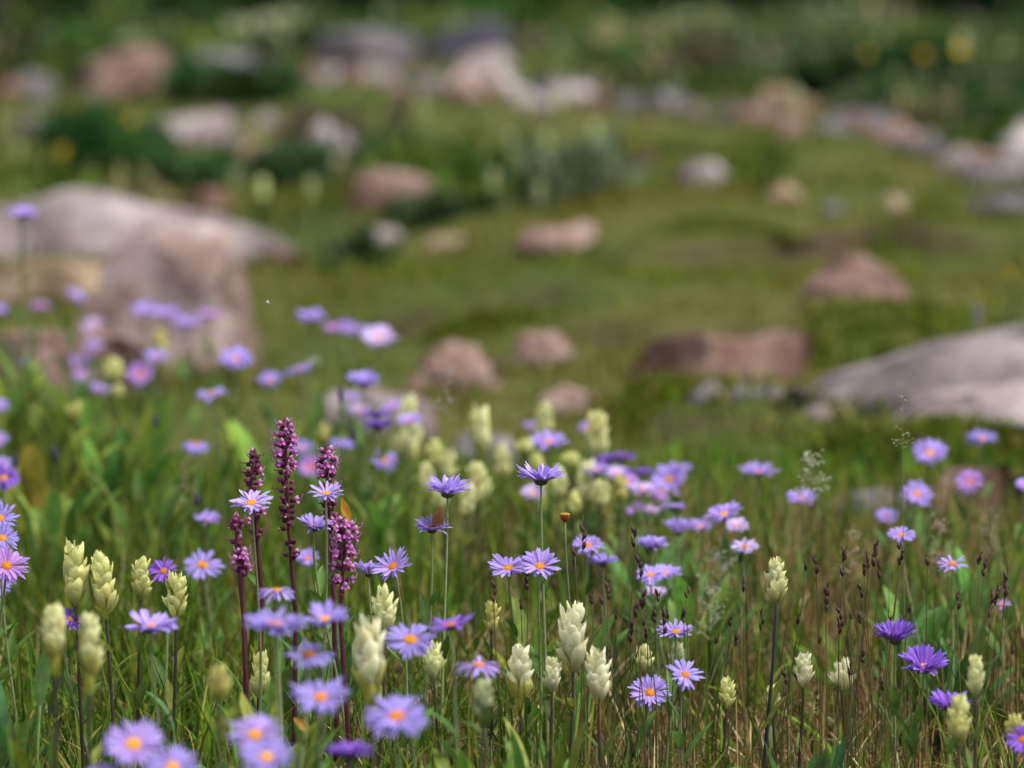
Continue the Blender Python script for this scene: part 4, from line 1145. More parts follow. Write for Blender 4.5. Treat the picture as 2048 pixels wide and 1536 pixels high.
# ------------------------------------------------------------------ cream paintbrushes: label, x, top, bottom, width, distance
B = [
 ("tallest cream paintbrush of the sharp group at lower left", 152, 1062, 1212, 60, 4.9, dict(lean=-4)),
 ("cream paintbrush right of the tallest one in the lower left group", 212, 1094, 1232, 58, 4.9, dict(lean=-12)),
 ("short cream paintbrush on a brown stem, left of the half hidden blue daisy", 281, 1103, 1200, 52, 5.0, dict(lean=2)),
 ("cream paintbrush covering the half hidden blue daisy", 352, 1134, 1240, 50, 4.95, dict(lean=-2)),
 ("blurred dull cream paintbrush at the far lower left", 111, 1192, 1325, 58, 4.4, dict(lean=-6, tone='pale', yellow_low=True)),
 ("blurred cream paintbrush right of the dull one at the lower left", 178, 1208, 1360, 58, 4.4, dict(lean=0, tone='pale', yellow_low=True)),
 ("blurred small yellow paintbrush in front of a round dark leaf", 437, 1316, 1405, 58, 4.2, dict(tone='yellow')),
 ("narrow cream paintbrush beside the bottom violet pair", 520, 1288, 1400, 44, 4.95, dict(lean=3, tone='cream')),
 ("greenish white paintbrush behind the tall yellow based one", 770, 1158, 1270, 62, 4.85, dict(lean=-4, tone='pale')),
 ("tall white paintbrush with yellow base leaves, left of the orange centred daisy", 741, 1210, 1398, 64, 4.5, dict(tone='white', yellow_low=True, lean=-5)),
 ("pale green paintbrush peeping out under the bright orange centred daisy", 868, 1275, 1360, 54, 4.8, dict(tone='pale')),
 ("small yellowish paintbrush alone behind thin grass, centre", 983, 1192, 1270, 44, 5.05, dict(tone='yellow')),
 ("white paintbrush with yellowed base, left of the tallest white one", 1040, 1274, 1405, 62, 4.85, dict(tone='white', yellow_low=True)),
 ("tallest white paintbrush at the bottom centre", 1147, 1190, 1350, 74, 4.9, dict(tone='white', lean=-2)),
 ("short white paintbrush between the tallest white and the left one", 1104, 1303, 1385, 50, 4.88, dict(tone='white')),
 ("white paintbrush with spread lower bracts, right of the tallest white one", 1197, 1281, 1408, 68, 4.85, dict(tone='white')),
 ("blurred green paintbrush under the starry violet daisy", 966, 1345, 1440, 52, 4.4, dict(tone='green')),
 ("single cream paintbrush on a tall dark stem above the sedges", 1552, 1102, 1208, 54, 5.0, dict(tone='pale', leaves=4, stemc=(.03, .025, .045))),
 ("small cream paintbrush opening like a cup, right of the ragged blue daisy", 1454, 1346, 1420, 42, 5.0, dict(tone='cream')),
 ("pale paintbrush half hidden by sedge stems, left", 1288, 1280, 1345, 44, 5.15, dict(tone='pale')),
 ("pale paintbrush under the small daisy caught among sedges", 1356, 1276, 1345, 42, 5.2, dict(tone='green')),
 ("white paintbrush veiled by thin stems under the tall dark stemmed one", 1607, 1296, 1378, 48, 5.1, dict(tone='white')),
 ("white paintbrush veiled by thin stems, right of its veiled twin", 1684, 1308, 1385, 58, 5.15, dict(tone='white')),
 ("tiny green white paintbrush low between the cup-shaped and the veiled ones", 1546, 1360, 1420, 36, 5.1, dict(tone='cream')),
 ("soft pale paintbrush right of the deep violet open daisy", 1952, 1300, 1392, 44, 4.65, dict(tone='pale')),
 ("cream paintbrush in front of the hidden deep violet daisy", 1919, 1376, 1490, 52, 4.6, dict(tone='cream')),
 ("yellowish paintbrush cut by the lower right edge", 2030, 1420, 1480, 50, 4.7, dict(tone='yellow')),
 ("tall dense cream spike, leftmost of the blurred row", 816, 773, 940, 44, 6.5, dict(tone='pale', lean=-2)),
 ("tall dense cream spike, second of the blurred row, before grey rubble", 961, 798, 915, 46, 6.3, dict(tone='pale')),
 ("cream spike low under the second tall one of the blurred row", 957, 912, 1015, 46, 6.1, dict(tone='pale')),
 ("shorter cream spike between the first two of the blurred row", 898, 888, 970, 42, 6.1, dict(tone='pale')),
 ("cream spike behind the purple daisy, third tall one of the row", 1088, 796, 880, 40, 6.5, dict(tone='pale')),
 ("tall dense cream spike, rightmost of the blurred row", 1196, 806, 930, 48, 6.3, dict(tone='pale')),
 ("small round cream spike left of the daisy before the third tall one", 1052, 868, 920, 42, 6.3, dict(tone='cream')),
 ("small cream spike right under the daisy before the third tall one", 1142, 896, 940, 38, 6.2, dict(tone='cream')),
 ("cream spike under the rightmost tall one of the blurred row", 1172, 904, 1020, 44, 6.1, dict(tone='pale')),
 ("yellowish cream spike before the dense purple cluster", 1241, 940, 1010, 36, 5.9, dict(tone='yellow')),
 ("dull cream spike under the leftmost tall one of the row", 853, 918, 1000, 40, 6.2, dict(tone='pale')),
 ("pale spike low between the shorter cream spike and the dull one", 880, 960, 1020, 36, 6.0, dict(tone='pale')),
 ("yellowish paintbrush standing before the big boulder", 320, 655, 745, 36, 7.3, dict(tone='yellow')),
 ("round cream paintbrush before the boulder foot at the left", 228, 706, 768, 42, 7.0, dict(tone='cream')),
 ("small cream paintbrush right below the round one at the boulder foot", 235, 762, 800, 28, 6.9, dict(tone='cream')),
 ("small yellow paintbrush over the yellow leaf at the left", 150, 798, 840, 36, 6.6, dict(tone='yellow')),
 ("small yellow paintbrush before the wide pale pink rock", 648, 838, 890, 34, 6.3, dict(tone='yellow')),
 ("tiny yellow paintbrush under the small violet daisy at the far left", 44, 744, 772, 22, 7.0, dict(tone='yellow')),
]
B += [
 ("slim cream spike left of the leftmost tall one in the blurred row", 792, 862, 930, 36, 6.5, dict(tone='pale')),
 ("cream spike low between the leftmost and the shorter one of the row", 868, 872, 940, 36, 6.4, dict(tone='cream')),
 ("slim cream spike right of the grey rubble behind the row", 1003, 880, 960, 34, 6.4, dict(tone='pale')),
 ("cream spike half behind the large sharp daisy on the tall stem", 1118, 925, 1000, 40, 6.0, dict(tone='pale')),
 ("low cream spike under the third tall one of the blurred row", 1075, 900, 955, 36, 6.2, dict(tone='cream')),
 ("low cream spike right under the left daisy of the dense cluster", 1203, 950, 1020, 38, 6.0, dict(tone='pale')),
 ("tiny cream spike at the left foot of the dense purple cluster", 1150, 975, 1030, 32, 5.9, dict(tone='cream')),
 ("low cream spike below the second tall one of the blurred row", 935, 960, 1040, 36, 6.0, dict(tone='pale')),
]
for lab, px, a, b, wv, d, kw in B:
    paintbrush(lab, px, a, b, wv, d, **kw)

# ------------------------------------------------------------------ dark purple spikes
spike("tallest dark purple spike with pink flowers near its tip", [(570, 838), (572, 950), (578, 1060), (584, 1140), (592, 1230)], (846, 1120), 4.98, bloom=.34, wpx=50, sparse=[(1062, 1080), (1092, 1104)])
spike("faded dark purple spike left of the tallest, all round fruits", [(510, 900), (503, 960), (511, 1030), (518, 1120), (524, 1210)], (906, 1085), 4.96, bloom=0.02, wpx=42, sparse=[(1000, 1020), (1045, 1058)])
spike("dark purple spike right of the tallest, behind a pale daisy", [(653, 892), (654, 950), (660, 1030), (664, 1110), (668, 1240)], (900, 1060), 5.02, bloom=.3, wpx=46)
spike("short dark purple spike leftmost of the group", [(473, 1030), (474, 1085), (482, 1180), (490, 1270)], (1036, 1095), 4.95, bloom=.05, wpx=38, sparse=[(1066, 1074)])
spike("brightest pink purple spike lowest on the right of the group", [(690, 1036), (690, 1100), (684, 1160), (682, 1250)], (1042, 1190), 4.9, bloom=.9, wpx=54, sparse=[(1140, 1152), (1172, 1182)])
spike("small pinkish spike in front of the dark stem, lowest on the left", [(483, 1096), (485, 1160), (488, 1290)], (1102, 1152), 4.85, bloom=.8, wpx=34)

# ------------------------------------------------------------------ sedges with dark heads
for i, (zx, zy) in enumerate([(250,355),(365,555),(170,605),(200,700),(655,250),(718,205),(785,400),(895,165),(890,285),(1005,375),(1005,565),(865,620),(870,525),(945,565),(1050,200),(1030,240),(1100,130),(1125,235),(1255,120),(1265,185),(1437,215),(1765,190),(1800,235),(1940,310),(1880,400),(1630,440),(735,715),(1012,800),(75,720),(600,590),(520,930),(430,1060),(940,870),(1145,990),(1190,600),(1275,600),(1310,520),(1850,430),(1970,790)]):
    px, py = int(1408 + zx / 3.2), int(1056 + zy / 3.2)
    zone = ("thin sedge with dark brown head around the tall dark stemmed paintbrush" if px < 1640 else
            "thin sedge with dark brown head left of the deep violet cupped daisy" if px < 1760 else
            "dark headed sedge leaning right over the deep violet daisies")
    sedge(zone, px, py, 4.9 + .25 * ((i * 37) % 10) / 10, dx=(-40 if px > 1800 else 8) + ((i * 53) % 40 - 20), size=1.25, tone=i)
for i, (zx, zy) in enumerate([(820,370),(785,465),(875,565),(1000,500),(965,620),(1055,600),(1070,650),(1140,415),(1120,545),(1200,560),(1180,550),(1305,540),(1330,405),(1020,200),(990,15),(660,0),(610,155),(825,780),(305,290),(265,500),(95,360),(1045,420),(720,440)]):
    px, py = int(960 + zx / 3.2), int(1056 + zy / 3.2)
    zone = ("thin reddish sedge with dark head in the tangle right of the tallest white paintbrush" if px > 1160 else
            "thin dark headed sedge near the sharp lilac pair at the centre")
    sedge(zone, px, py, 4.85 + .25 * ((i * 41) % 10) / 10, dx=((i * 61) % 50 - 25), size=1.2, tone=i)

# ------------------------------------------------------------------ airy grass heads
panicle("airy whitish beaded grass head above the lilac daisy, right", 1625, 905, 5.5, 80, 100, 34, (.42, .42, .30), .0014)
panicle("thin beaded grass head before the grey lilac slab", 1805, 790, 5.2, 40, 110, 12)
panicle("purplish beaded grass head before the brownish pink rock", 895, 735, 5.9, 60, 110, 24, (.34, .25, .24), .0014)
panicle("loose beaded grass head before the earthy rock at the right", 1880, 1040, 5.5, 70, 130, 34, (.36, .28, .20))
panicle("loose beaded grass head near the right edge by the pinkish daisy", 1985, 1010, 5.7, 70, 120, 26, (.30, .24, .18))
panicle("grey green beaded grass left of the tall dark stemmed paintbrush", 1440, 1080, 5.6, 90, 120, 36, (.33, .36, .26), .0014)
panicle("fine beaded grass right of the round lilac daisies", 1700, 1060, 5.5, 80, 110, 26, (.34, .27, .18))
panicle("pale beaded grass among the green leaves below the overlapping pair", 1420, 1180, 5.4, 90, 110, 30, (.36, .38, .28))
panicle("thin beaded grass left of the soft lilac daisy", 372, 900, 5.6, 50, 120, 16, (.20, .15, .09))

# ------------------------------------------------------------------ dark bottlebrush heads
def bottlebrush(label, px, y0, y1, wpx, d):
    top, bot = P(px, y0, d), P(px, y1, d)
    rnd = random.Random(px)
    base = foot(bot, rnd)
    root = empty("dark_grass_spike", base)
    tag(root, label, "grass spike", "dark grey bottlebrush grass heads")
    mb = MB(); tube(mb, bez(base, base + (bot - base) * .4, bot - Vector((0, 0, .02)), top, 8), .0007, (.08, .10, .04), 5); mb.build("stem", M_GREEN, root)
    mb = MB()
    H, Rr = (top - bot).length, wpx * .5 * K * d
    blob(mb, top * .5 + bot * .5, (0, 0, 1), Rr * .8, H, (.045, .045, .06), 10, 10)
    for i in range(150):
        o = sd_rand(rnd); f = rnd.random()
        p = bot + (top - bot) * (.06 + .9 * f) + o * Rr * .6 * math.sin(math.pi * (.1 + .8 * f))
        tube(mb, [p, p + o * Rr * .5 + Vector((0, 0, Rr * .5))], [.0003, .0001], np.array((.07, .065, .085)) * rnd.uniform(.6, 1.6), 3, False)
    mb.build("seed_head", M_DRY, root)
bottlebrush("dark bottlebrush grass head beside the upright lilac daisy", 681, 770, 812, 12, 6.1)
bottlebrush("dark bottlebrush grass head above the right tall dark spike", 706, 855, 885, 13, 6.1)
bottlebrush("dark bottlebrush grass head beside the yellow leaf at the left", 109, 890, 930, 16, 5.9)
bottlebrush("faint dark bottlebrush grass head near the left edge", 30, 905, 945, 13, 6.0)
bottlebrush("faint dark bottlebrush grass head among left broad leaves", 312, 828, 856, 14, 6.3)
bottlebrush("dark bottlebrush grass head left of the soft lilac daisy", 394, 986, 1015, 15, 5.8)

# ------------------------------------------------------------------ broad leaved plants
L_ = [
 ("tall clump of upright green leaves under the tall leafy daisy, far left", 75, 700, 7.0, 11, .085, .026, (.075, .16, .025), .35, 1.8),
 ("broad leaf clump at the far left edge below the big boulder", 10, 760, 6.9, 10, .08, .028, (.06, .13, .02), .4, 1.6),
 ("upright leaf clump behind the small yellow paintbrush at the left", 140, 760, 6.8, 12, .085, .03, (.065, .15, .022), .4, 1.6),
 ("bright leaf clump between the boulder foot and the broad blue daisy", 300, 790, 6.8, 10, .075, .024, (.09, .19, .025), .4, 1.6),
 ("yellow green leaf clump with one yellow leaf at the left", 70, 830, 6.4, 8, .06, .024, (.13, .18, .02), .7, 1.1),
 ("dark green leaf clump left of the drooping blue daisy", 235, 850, 6.4, 12, .08, .03, (.05, .13, .02), .5, 1.3),
 ("green leaf clump below the left bottlebrush head", 110, 940, 6.1, 10, .065, .024, (.06, .14, .025), .5, 1.3),
 ("green leaf clump in front of the dark green one at the left", 290, 930, 6.1, 10, .065, .022, (.07, .15, .025), .5, 1.3),
 ("slender leaf clump left of the upright lilac daisy", 615, 780, 6.7, 9, .075, .017, (.065, .16, .04), .3, 1.8),
 ("bright leaf clump behind the tallest dark spike", 540, 850, 6.5, 9, .06, .022, (.09, .18, .03), .5, 1.3),
 ("green leaf clump right of the dark spikes", 715, 960, 6.1, 12, .065, .018, (.07, .16, .03), .4, 1.5),
 ("green leaf clump behind the nodding two-lobed daisy", 790, 990, 6.1, 9, .06, .018, (.08, .17, .03), .4, 1.5),
 ("green leaf clump among the cream spikes of the blurred row", 1110, 960, 6.2, 11, .06, .018, (.11, .18, .035), .5, 1.4),
 ("green leaf clump under the dense purple cluster", 1290, 1060, 5.8, 12, .06, .022, (.055, .15, .04), .5, 1.3),
 ("green leaf clump beneath the overlapping pair of daisies", 1390, 1130, 5.5, 10, .055, .02, (.07, .17, .035), .5, 1.3),
 ("lanceolate leaf clump at the foot of the dark spikes", 560, 1190, 5.1, 9, .06, .017, (.065, .16, .04), .5, 1.5),
 ("lanceolate leaf clump between the dark stems, right side", 650, 1180, 5.2, 9, .065, .018, (.06, .15, .045), .4, 1.6),
 ("leaf clump under the violet daisy with gaps at the right", 1830, 1170, 5.5, 11, .06, .02, (.04, .13, .025), .5, 1.3),
 ("leaf clump at the right edge under the grey slab", 1960, 1100, 5.7, 9, .055, .018, (.06, .16, .03), .5, 1.3),
 ("dark leaf clump behind the deep violet open daisy", 1905, 1260, 5.3, 11, .06, .016, (.03, .09, .02), .5, 1.3),
 ("leaf clump at the bottom beside the tallest white paintbrush", 1100, 1450, 4.6, 8, .055, .016, (.07, .15, .025), .4, 1.5),
 ("leaf clump at the bottom under the starry violet daisy", 930, 1450, 4.5, 8, .05, .017, (.07, .17, .02), .4, 1.5),
 ("wide dark leaf clump at the bottom right of centre", 1390, 1505, 4.7, 6, .06, .03, (.035, .10, .02), 1.0, .7),
 ("upright leaf pair clump at the bottom right below the sedges", 1625, 1480, 4.8, 7, .06, .019, (.045, .13, .03), .3, 1.7),
 ("grey green leaf clump under the small yellow paintbrush", 440, 1370, 4.75, 7, .06, .035, (.05, .12, .05), .6, 1.0),
 ("green leaf clump under the blurred touching pair of blue daisies", 540, 1400, 4.6, 9, .06, .018, (.08, .16, .025), .35, 1.7),
 ("dark leaf clump at the lower left edge under the magenta daisy", 20, 1240, 4.9, 10, .06, .014, (.045, .12, .03), .4, 1.7),
 ("leaf clump at the bottom left between the dull cream paintbrushes", 90, 1420, 4.5, 9, .055, .014, (.06, .13, .02), .4, 1.6),
 ("leaf clump at the bottom beside the large blurred violet daisy", 400, 1480, 4.3, 8, .055, .016, (.06, .13, .03), .35, 1.7),
 ("leaf clump right of the sharp lilac pair at the centre", 1100, 1220, 5.05, 5, .04, .016, (.06, .15, .025), .5, 1.4),
]
for lab, px, py, d, n, L, W, col, sp, up in L_:
    leafy(lab, px, py, d, n, L, W, col, sp, up)

# single coloured leaves
def stray_leaf(name, label, px, py, d, L, W, col, ax, face):
    mb = MB()
    blade(mb, P(px, py, d), ax, face, L, W, col, np.array(col) * 1.15, curl=.4, cup=.4, seg=7, prof=lambda t: math.sin(math.pi * (.05 + .93 * t)))
    return tag(mb.build(name, M_LEAF), label, "leaf")
stray_leaf("withered_leaf", "orange yellow leaf upright behind the brightest pink spike", 700, 1046, 5.25, .024, .008, (.62, .30, .04), (-.35, 0, 1), (.2, -1, 0))
stray_leaf("withered_leaf", "fallen orange leaf left of the largest blurred blue daisy", 588, 1436, 4.7, .018, .008, (.42, .20, .03), (.8, 0, -.75), (.3, -1, .3))

# red bud
def bud():
    d = 5.05
    c = P(1130, 1032, d)
    rnd = random.Random(5)
    base = foot(c, rnd, .01)
    root = empty("daisy_bud", base)
    tag(root, "round red daisy bud with yellow top in the centre grass", "bud")
    pts = stem_curve(base, c - Vector((0, 0, .004)), Vector((0, -.2, 1)).normalized(), rnd)
    mb = MB(); tube(mb, pts, .0009, STEMC, 6); mb.build("stem", M_GREEN, root)
    mb = MB()
    for k in range(26):
        a = k * 2.39996; o = sd_rand(rnd) * 0 + Vector((math.cos(a), math.sin(a), 0))
        blade(mb, c - Vector((0, 0, .005)) + o * .001, o * .9 + Vector((0, 0, .8)), Vector((0, 0, 1)) - o, .0085, .0022, (.22, .035, .02), (.38, .07, .05), curl=1.3, cup=.3, seg=4, prof=lambda t: 1 - .5 * t)
    mb.build("sepal_cup", M_SPIKE, root)
    mb = MB()
    for i in range(40):
        f = math.sqrt(i / 40) * .0038; a = i * 2.39996
        blob(mb, c + Vector((math.cos(a) * f, math.sin(a) * f - .001, .0022 - f * .25)), (0, -.3, 1), .0006, .0022, (.45, .34, .03), 5, 3)
    mb.build("flower_centre", M_DISC, root)
bud()

# whitish seed head beside the tilted daisy
def seedhead():
    d = 6.8; c = P(628, 724, d); rnd = random.Random(3)
    base = foot(c, rnd)
    root = empty("pale_seed_head", base)
    tag(root, "whitish green nodding seed head behind the tilted edge-on daisy", "seed head")
    mb = MB(); tube(mb, stem_curve(base, c, Vector((.6, 0, .8)), rnd), .0008, STEMC, 5); mb.build("stem", M_GREEN, root)
    mb = MB()
    for i in range(60):
        o = Vector((rnd.gauss(0, 1), rnd.gauss(0, 1), rnd.gauss(0, .5))).normalized()
        tube(mb, [c, c + o * rnd.uniform(.006, .012)], [.0005, .0002], (.42, .45, .34), 3, False)
    mb.build("tuft", M_DRY, root)
seedhead()

# brown butterfly with closed wings
def butterfly():
    d = 4.985
    c = P(872, 1050, d)
    root = empty("butterfly", c)
    tag(root, "brown butterfly with folded wings resting on a lilac daisy", "butterfly")
    for s_ in (-1, 1):
        pts = [(-.0030, 0), (-.0034, .006), (.001, .0125), (.0042, .0150), (.0058, .0085), (.0062, .003), (.003, -.001)]
        mb = MB(); V, C = [], []
        for q in (0, 1):
            for i, (a, b) in enumerate(pts):
                V.append(tuple(c + Vector((a, s_ * (.0004 + b * .07) + q * .00012 * s_, b)))); C.append(np.array((.24, .10, .045)) * (1.25 if 2 <= i <= 4 else .9))
            V.append(tuple(c + Vector((.001, s_ * (.0004 + .006 * .08) + q * .00012 * s_, .006)))); C.append((.20, .085, .04))
        n = len(pts)
        F = [(n, i, (i + 1) % n) for i in range(n)] + [(2 * n + 1, n + 1 + (i + 1) % n, n + 1 + i) for i in range(n)]
        mb.add(V, F, np.array(C)); mb.build("wing", M_WING, root, smooth=False)
    mb = MB()
    blob(mb, c + Vector((-.001, 0, -.0005)), (1, 0, .25), .0010, .011, (.06, .035, .025), 7, 7)
    blob(mb, c + Vector((.0052, 0, .0012)), (1, 0, 0), .0010, .0020, (.05, .03, .02), 7, 5)
    mb.build("body", M_DRY, root)
    for s_ in (-1, 1):
        mb = MB(); tube(mb, [c + Vector((.006, 0, .0016)), c + Vector((.0085, s_ * .001, .004)), c + Vector((.0105, s_ * .002, .0052))], [.00015, .00012, .0002], (.05, .03, .02), 4)
        mb.build("antenna", M_DRY, root)
butterfly()

def fly():
    d = 4.925; c = P(1782, 1272, d)
    root = empty("fly", c)
    tag(root, "small black fly sitting on the deep violet cupped daisy", "fly")
    mb = MB(); blob(mb, c, (.3, 0, 1), .0012, .0042, (.008, .007, .010), 7, 6); blob(mb, c + Vector((.0008, 0, .0025)), (0, 0, 1), .0009, .0015, (.01, .008, .01), 6, 4)
    mb.build("body", M_DRY, root)
    for s_ in (-1, 1):
        mb = MB(); blade(mb, c + Vector((0, -.001, .0012)), (s_ * .5, 0, -1), (0, -1, 0), .0042, .0015, (.03, .03, .035), (.05, .05, .055), seg=4); mb.build("wing", M_WING, root)
fly()

mb = MB(); c = P(535, 604, 5.1); rnd = random.Random(8)
for i in range(9):
    o = Vector((rnd.gauss(0, 1), rnd.gauss(0, 1), rnd.gauss(0, 1))).normalized()
    tube(mb, [c, c + o * .0022], [.00022, .00012], (.75, .75, .70), 3, False)
tag(mb.build("seed_fluff", M_DRY), "tiny white seed fluff drifting in the air right of the boulder", "seed fluff")

# ------------------------------------------------------------------ far flowers and shrubs
def far_spike(label, px, py, col, h=.045, wd=.022, name="pale_flower", cat="pale flower", grp="pale flower spikes far up the meadow"):
    q, d = hit(px, py + 45)
    d -= .6
    c = P(px, py, d)
    base = Vector((c.x, c.y, ground_z(c.x, c.y)))
    root = empty(name, base)
    tag(root, label, cat, grp)
    rnd = random.Random(px)
    mb = MB(); tube(mb, [base, base * .5 + c * .5, c], [.002, .0015, .001], (.10, .14, .05), 5); mb.build("stem", M_GREEN, root)
    mb = MB()
    for i in range(26):
        a = i * 2.39996; t = i / 26
        o = Vector((math.cos(a), math.sin(a), 0))
        blade(mb, c + Vector((0, 0, h * (t - .6))), o * .8 + Vector((0, 0, 1)), Vector((0, 0, .5)) - o, h * .42, wd * .5, np.array(col) * .85, np.array(col), curl=.5, cup=.5, seg=4)
    mb.build("bracts", M_BRACT, root)
for lab, px, py, k in [
 ("roundest pale green blurred spike under the low bushes, left", 525, 378, 1.2), ("dull straw blurred spike right of the roundest pale green one", 622, 378, .8),
 ("faint greenish spike left of the roundest pale green one", 470, 360, .6), ("pale blurred spike in the upper middle turf, leftmost", 985, 362, .8),
 ("straw blurred spike above the flat pinkish stone", 1078, 388, .7), ("pale green blurred spike in the upper middle", 1018, 286, .8),
 ("bright green blurred spike right of the upper middle one", 1094, 282, .9), ("greyish blurred spike under the white block", 842, 212, .9),
 ("whitish green blurred spike at the right of the upper middle", 1190, 264, 1.0), ("pale green blurred spike at the far left under the whitish block", 36, 306, .9),
 ("grey lilac blurred spike under the low stone ridge", 1048, 215, .9), ("pale upright blurred spike under the ridge's right end", 1115, 210, 1.0),
 ("pale green blurred spike among the upper right bushes", 1965, 235, .7), ("faint grey spike above the upper right bushes", 1905, 175, .6),
 ("straw coloured blurred spike near the pink sloping slab", 910, 320, .7), ("faint pale spike left of the oblong pale pink stone", 1130, 345, .6)]:
    far_spike(lab, px, py, (.80 * k, .84 * k, .46 * k), h=.028, wd=.034)
far_spike("lilac blurred flower alone in the turf near the right edge", 1954, 632, (.42, .40, .55), h=.02, wd=.016, name="lilac_flower", cat="lilac flower", grp=None)

def far_yellow(label, px, py, k=1.0, r=.032):
    q, d = hit(px, py + 40)
    d = d - .5 if px < 1000 or px > 2000 else 13.5
    c = P(px, py, d)
    base = Vector((c.x, c.y, ground_z(c.x, c.y)))
    root = empty("yellow_flower", base)
    tag(root, label, "yellow flower", "yellow flowers far up the slope")
    mb = MB(); tube(mb, [base, base * .4 + c * .6 + Vector((.01, 0, 0)), c], [.003, .0025, .002], (.08, .12, .04), 5); mb.build("stem", M_GREEN, root)
    nn = Vector((.1, -.8, .6)).normalized(); x, y, n = frame(nn)
    mb = MB()
    for i in range(18):
        a = i * math.pi / 9
        o = x * math.cos(a) + y * math.sin(a)
        blade(mb, c + o * r * .25, o + n * .2, n, r * .8, r * .3, np.array((.62, .44, .01)) * k, np.array((.68, .50, .02)) * k, curl=-.3, seg=4)
    mb.build("petals", M_PETAL, root)
    mb = MB(); blob(mb, c + n * r * .05, n, r * .3, r * .3, (.5, .22, .02), 10, 6); mb.build("flower_centre", M_DISC, root)
for lab, px, py, k, r in [("bright yellow flower, rightmost under the dark shrubs at the top right", 1920, 98, .85, .013), ("yellow flower in the middle of three at the top right", 1848, 110, .6, .011),
 ("dim yellow flower leftmost of three at the top right", 1735, 106, .5, .010), ("yellow flower at the left of the yellow clump", 158, 222, .45, .012), ("brightest yellow flower of the clump by the whitish block", 172, 236, .5, .013),
 ("yellow flower right in the clump by the wide whitish rock", 232, 226, .4, .012), ("yellow flower at the far right of the yellow clump", 262, 240, .4, .011), ("single yellow flower hanging low under the whitish block", 126, 300, .4, .011),
 ("lowest yellow flower under the whitish block, left", 118, 316, .5, .012), ("small ochre flower in the turf at the right edge", 2022, 545, .4, .006)]:
    far_yellow(lab, px, py, k, r)

def shrub(label, px, py, wpx, hpx, n, col, leaf=.05, d=None):
    rnd = np.random.default_rng(px * 7 + py)
    if d is None:
        d = hit(min(max(px, 0), 2048), py)[1]
    s = K * d
    Wd, H = wpx * s, hpx * s
    b = P(px, py, d); b = Vector((b.x, b.y + Wd * .2, ground_z(b.x, b.y + Wd * .2)))
    root = empty("shrub", b)
    tag(root, label, "shrub", "green shrubs and bushes on the slope")
    mb = MB()
    r2 = random.Random(px)
    for k in range(6):
        a = k * 1.05
        e = b + Vector((math.cos(a) * Wd * .3, math.sin(a) * Wd * .2, H * r2.uniform(.6, .9)))
        tube(mb, bez(b, b + Vector((0, 0, H * .3)), e - Vector((0, 0, H * .2)), e, 5), [.008, .007, .006, .005, .004, .003], (.10, .07, .045), 5)
    mb.build("stems", M_DRY, root)
    nc = 14
    cc = np.stack([rnd.normal(0, .27, nc) * Wd, rnd.normal(0, .22, nc) * Wd, (.25 + .6 * rnd.random(nc)) * H], 1)
    cs = (.16 + .14 * rnd.random(nc)) * min(Wd, 1.6 * H)
    ci = rnd.integers(0, nc, n)
    dirs = rnd.normal(0, 1, (n, 3)); dirs /= np.linalg.norm(dirs, axis=1)[:, None]
    p = cc[ci] + dirs * (cs[ci] * rnd.random(n) ** .4)[:, None]
    p[:, 2] = np.abs(p[:, 2])
    ax = rnd.normal(0, 1, (n, 3)) + np.array([0, 0, .6]); ax /= np.linalg.norm(ax, axis=1)[:, None]
    sd_ = np.cross(ax, rnd.normal(0, 1, (n, 3))); sd_ /= np.linalg.norm(sd_, axis=1)[:, None]
    ln = leaf * (.6 + .8 * rnd.random(n))[:, None]
    V = np.zeros((n, 3, 2, 3)); C = np.zeros((n, 3, 2, 3))
    clump = (.6 + .8 * rnd.random(nc))[ci]
    c = np.array(col)[None] * (clump * (.7 + .6 * rnd.random(n)))[:, None]
    nb = np.cross(ax, sd_)
    for i, (t, ww) in enumerate(((0, .06), (.5, .2), (1, .03))):
        m = p + ax * ln * t + nb * ln * (.12 * t * t)
        V[:, i, 0] = m - sd_ * ln * ww; V[:, i, 1] = m + sd_ * ln * ww
        C[:, i] = c[:, None, :]
    o = ribbons("foliage", M_LEAF, V, C, 3)
    o.parent = root
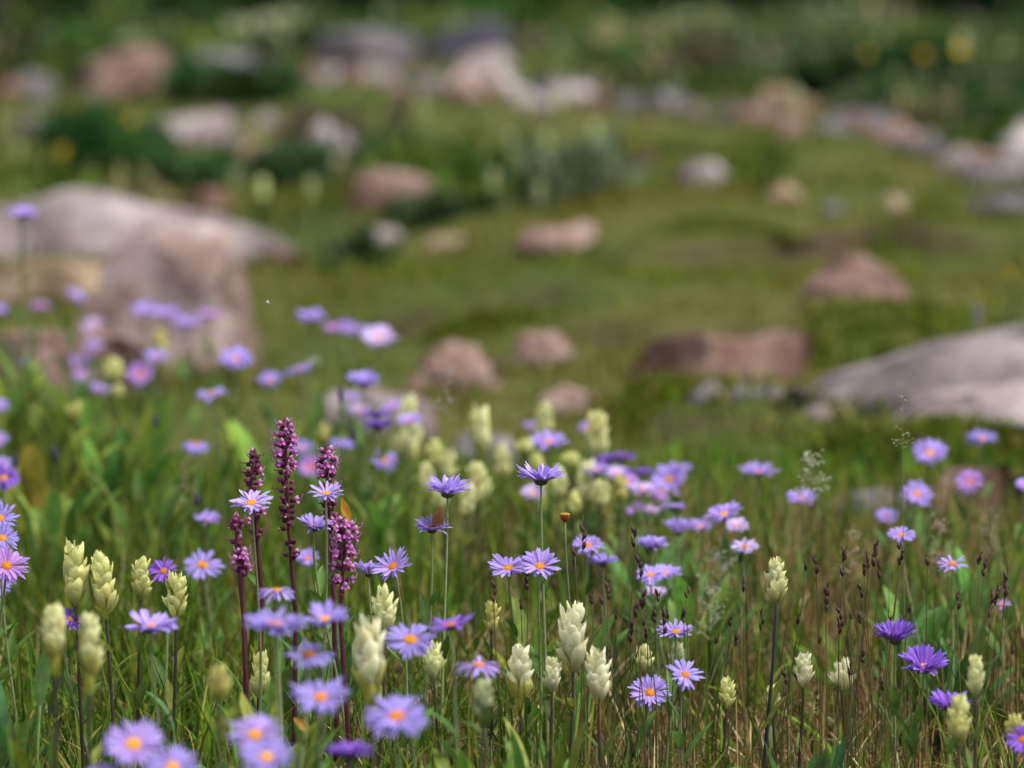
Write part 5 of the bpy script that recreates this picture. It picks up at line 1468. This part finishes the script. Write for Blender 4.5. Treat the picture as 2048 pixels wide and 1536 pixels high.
for lab, px, py, wv, hv, n, col, lf in [
 ("dark shrub at the top left corner", 60, 95, 420, 140, 2600, (.02, .055, .012), .05), ("dark shrub at the top, left of the centre", 330, 70, 380, 130, 2600, (.022, .065, .014), .05),
 ("yellow green shrub between two dark ones at the top", 560, 70, 170, 110, 1500, (.05, .10, .015), .05), ("very dark shrub behind the grey pink boulder at the top", 720, 50, 260, 90, 2200, (.008, .026, .010), .05),
 ("mid green shrub behind the dark slate slab", 880, 45, 240, 90, 2000, (.018, .07, .018), .05), ("low green shrub right of the dark slate slab", 1180, 70, 360, 90, 2200, (.028, .075, .014), .05),
 ("green shrub at the top right of the centre", 1480, 60, 340, 100, 2200, (.025, .065, .014), .05), ("dark shrub at the top, over the yellow flowers", 1760, 45, 300, 90, 2200, (.018, .045, .010), .05),
 ("dark shrub standing behind the top left corner shrub", 180, 22, 460, 120, 2600, (.012, .045, .009), .05), ("dark shrub behind the yellow green one at the top", 480, 20, 380, 120, 2400, (.012, .042, .010), .05),
 ("green shrub far behind the round pink stone", 1080, 16, 380, 110, 2200, (.018, .06, .012), .05), ("green shrub far behind the right end of the stone ridge", 1340, 14, 380, 110, 2200, (.02, .06, .012), .05),
 ("dark shrub far behind the left yellow flower at the top", 1640, 14, 360, 110, 2200, (.014, .04, .009), .05), ("almost black shrub in the top right corner", 1985, 80, 260, 130, 2600, (.007, .022, .010), .05), ("dark low bush right of the tan peaked rock", 1780, 215, 300, 90, 2400, (.016, .05, .012), .04),
 ("dark bush above the rocks near the right edge", 1930, 285, 230, 110, 2400, (.018, .042, .012), .04), ("olive low bush left of the dark low bush", 1560, 165, 260, 60, 1500, (.04, .075, .016), .04),
 ("deep green rounded bush under the yellow clump, left", 200, 345, 200, 100, 2600, (.04, .115, .025), .03), ("dark green low bush above the wide pale slab", 340, 385, 230, 60, 1400, (.055, .12, .032), .03),
 ("blue green bush right of the dark low one above the slab", 560, 375, 200, 60, 1200, (.05, .11, .04), .03), ("dark bush under the long grey green rock", 420, 215, 260, 75, 2200, (.035, .085, .02), .035),
 
 ("grey green low plant beside the small whitish stone", 850, 455, 120, 45, 1200, (.05, .09, .035), .02), ("bright green tuft right of the pink sloping slab", 945, 425, 110, 40, 1200, (.10, .16, .02), .02),
]:
    shrub(lab, px, py, wv, hv, n, col, lf)
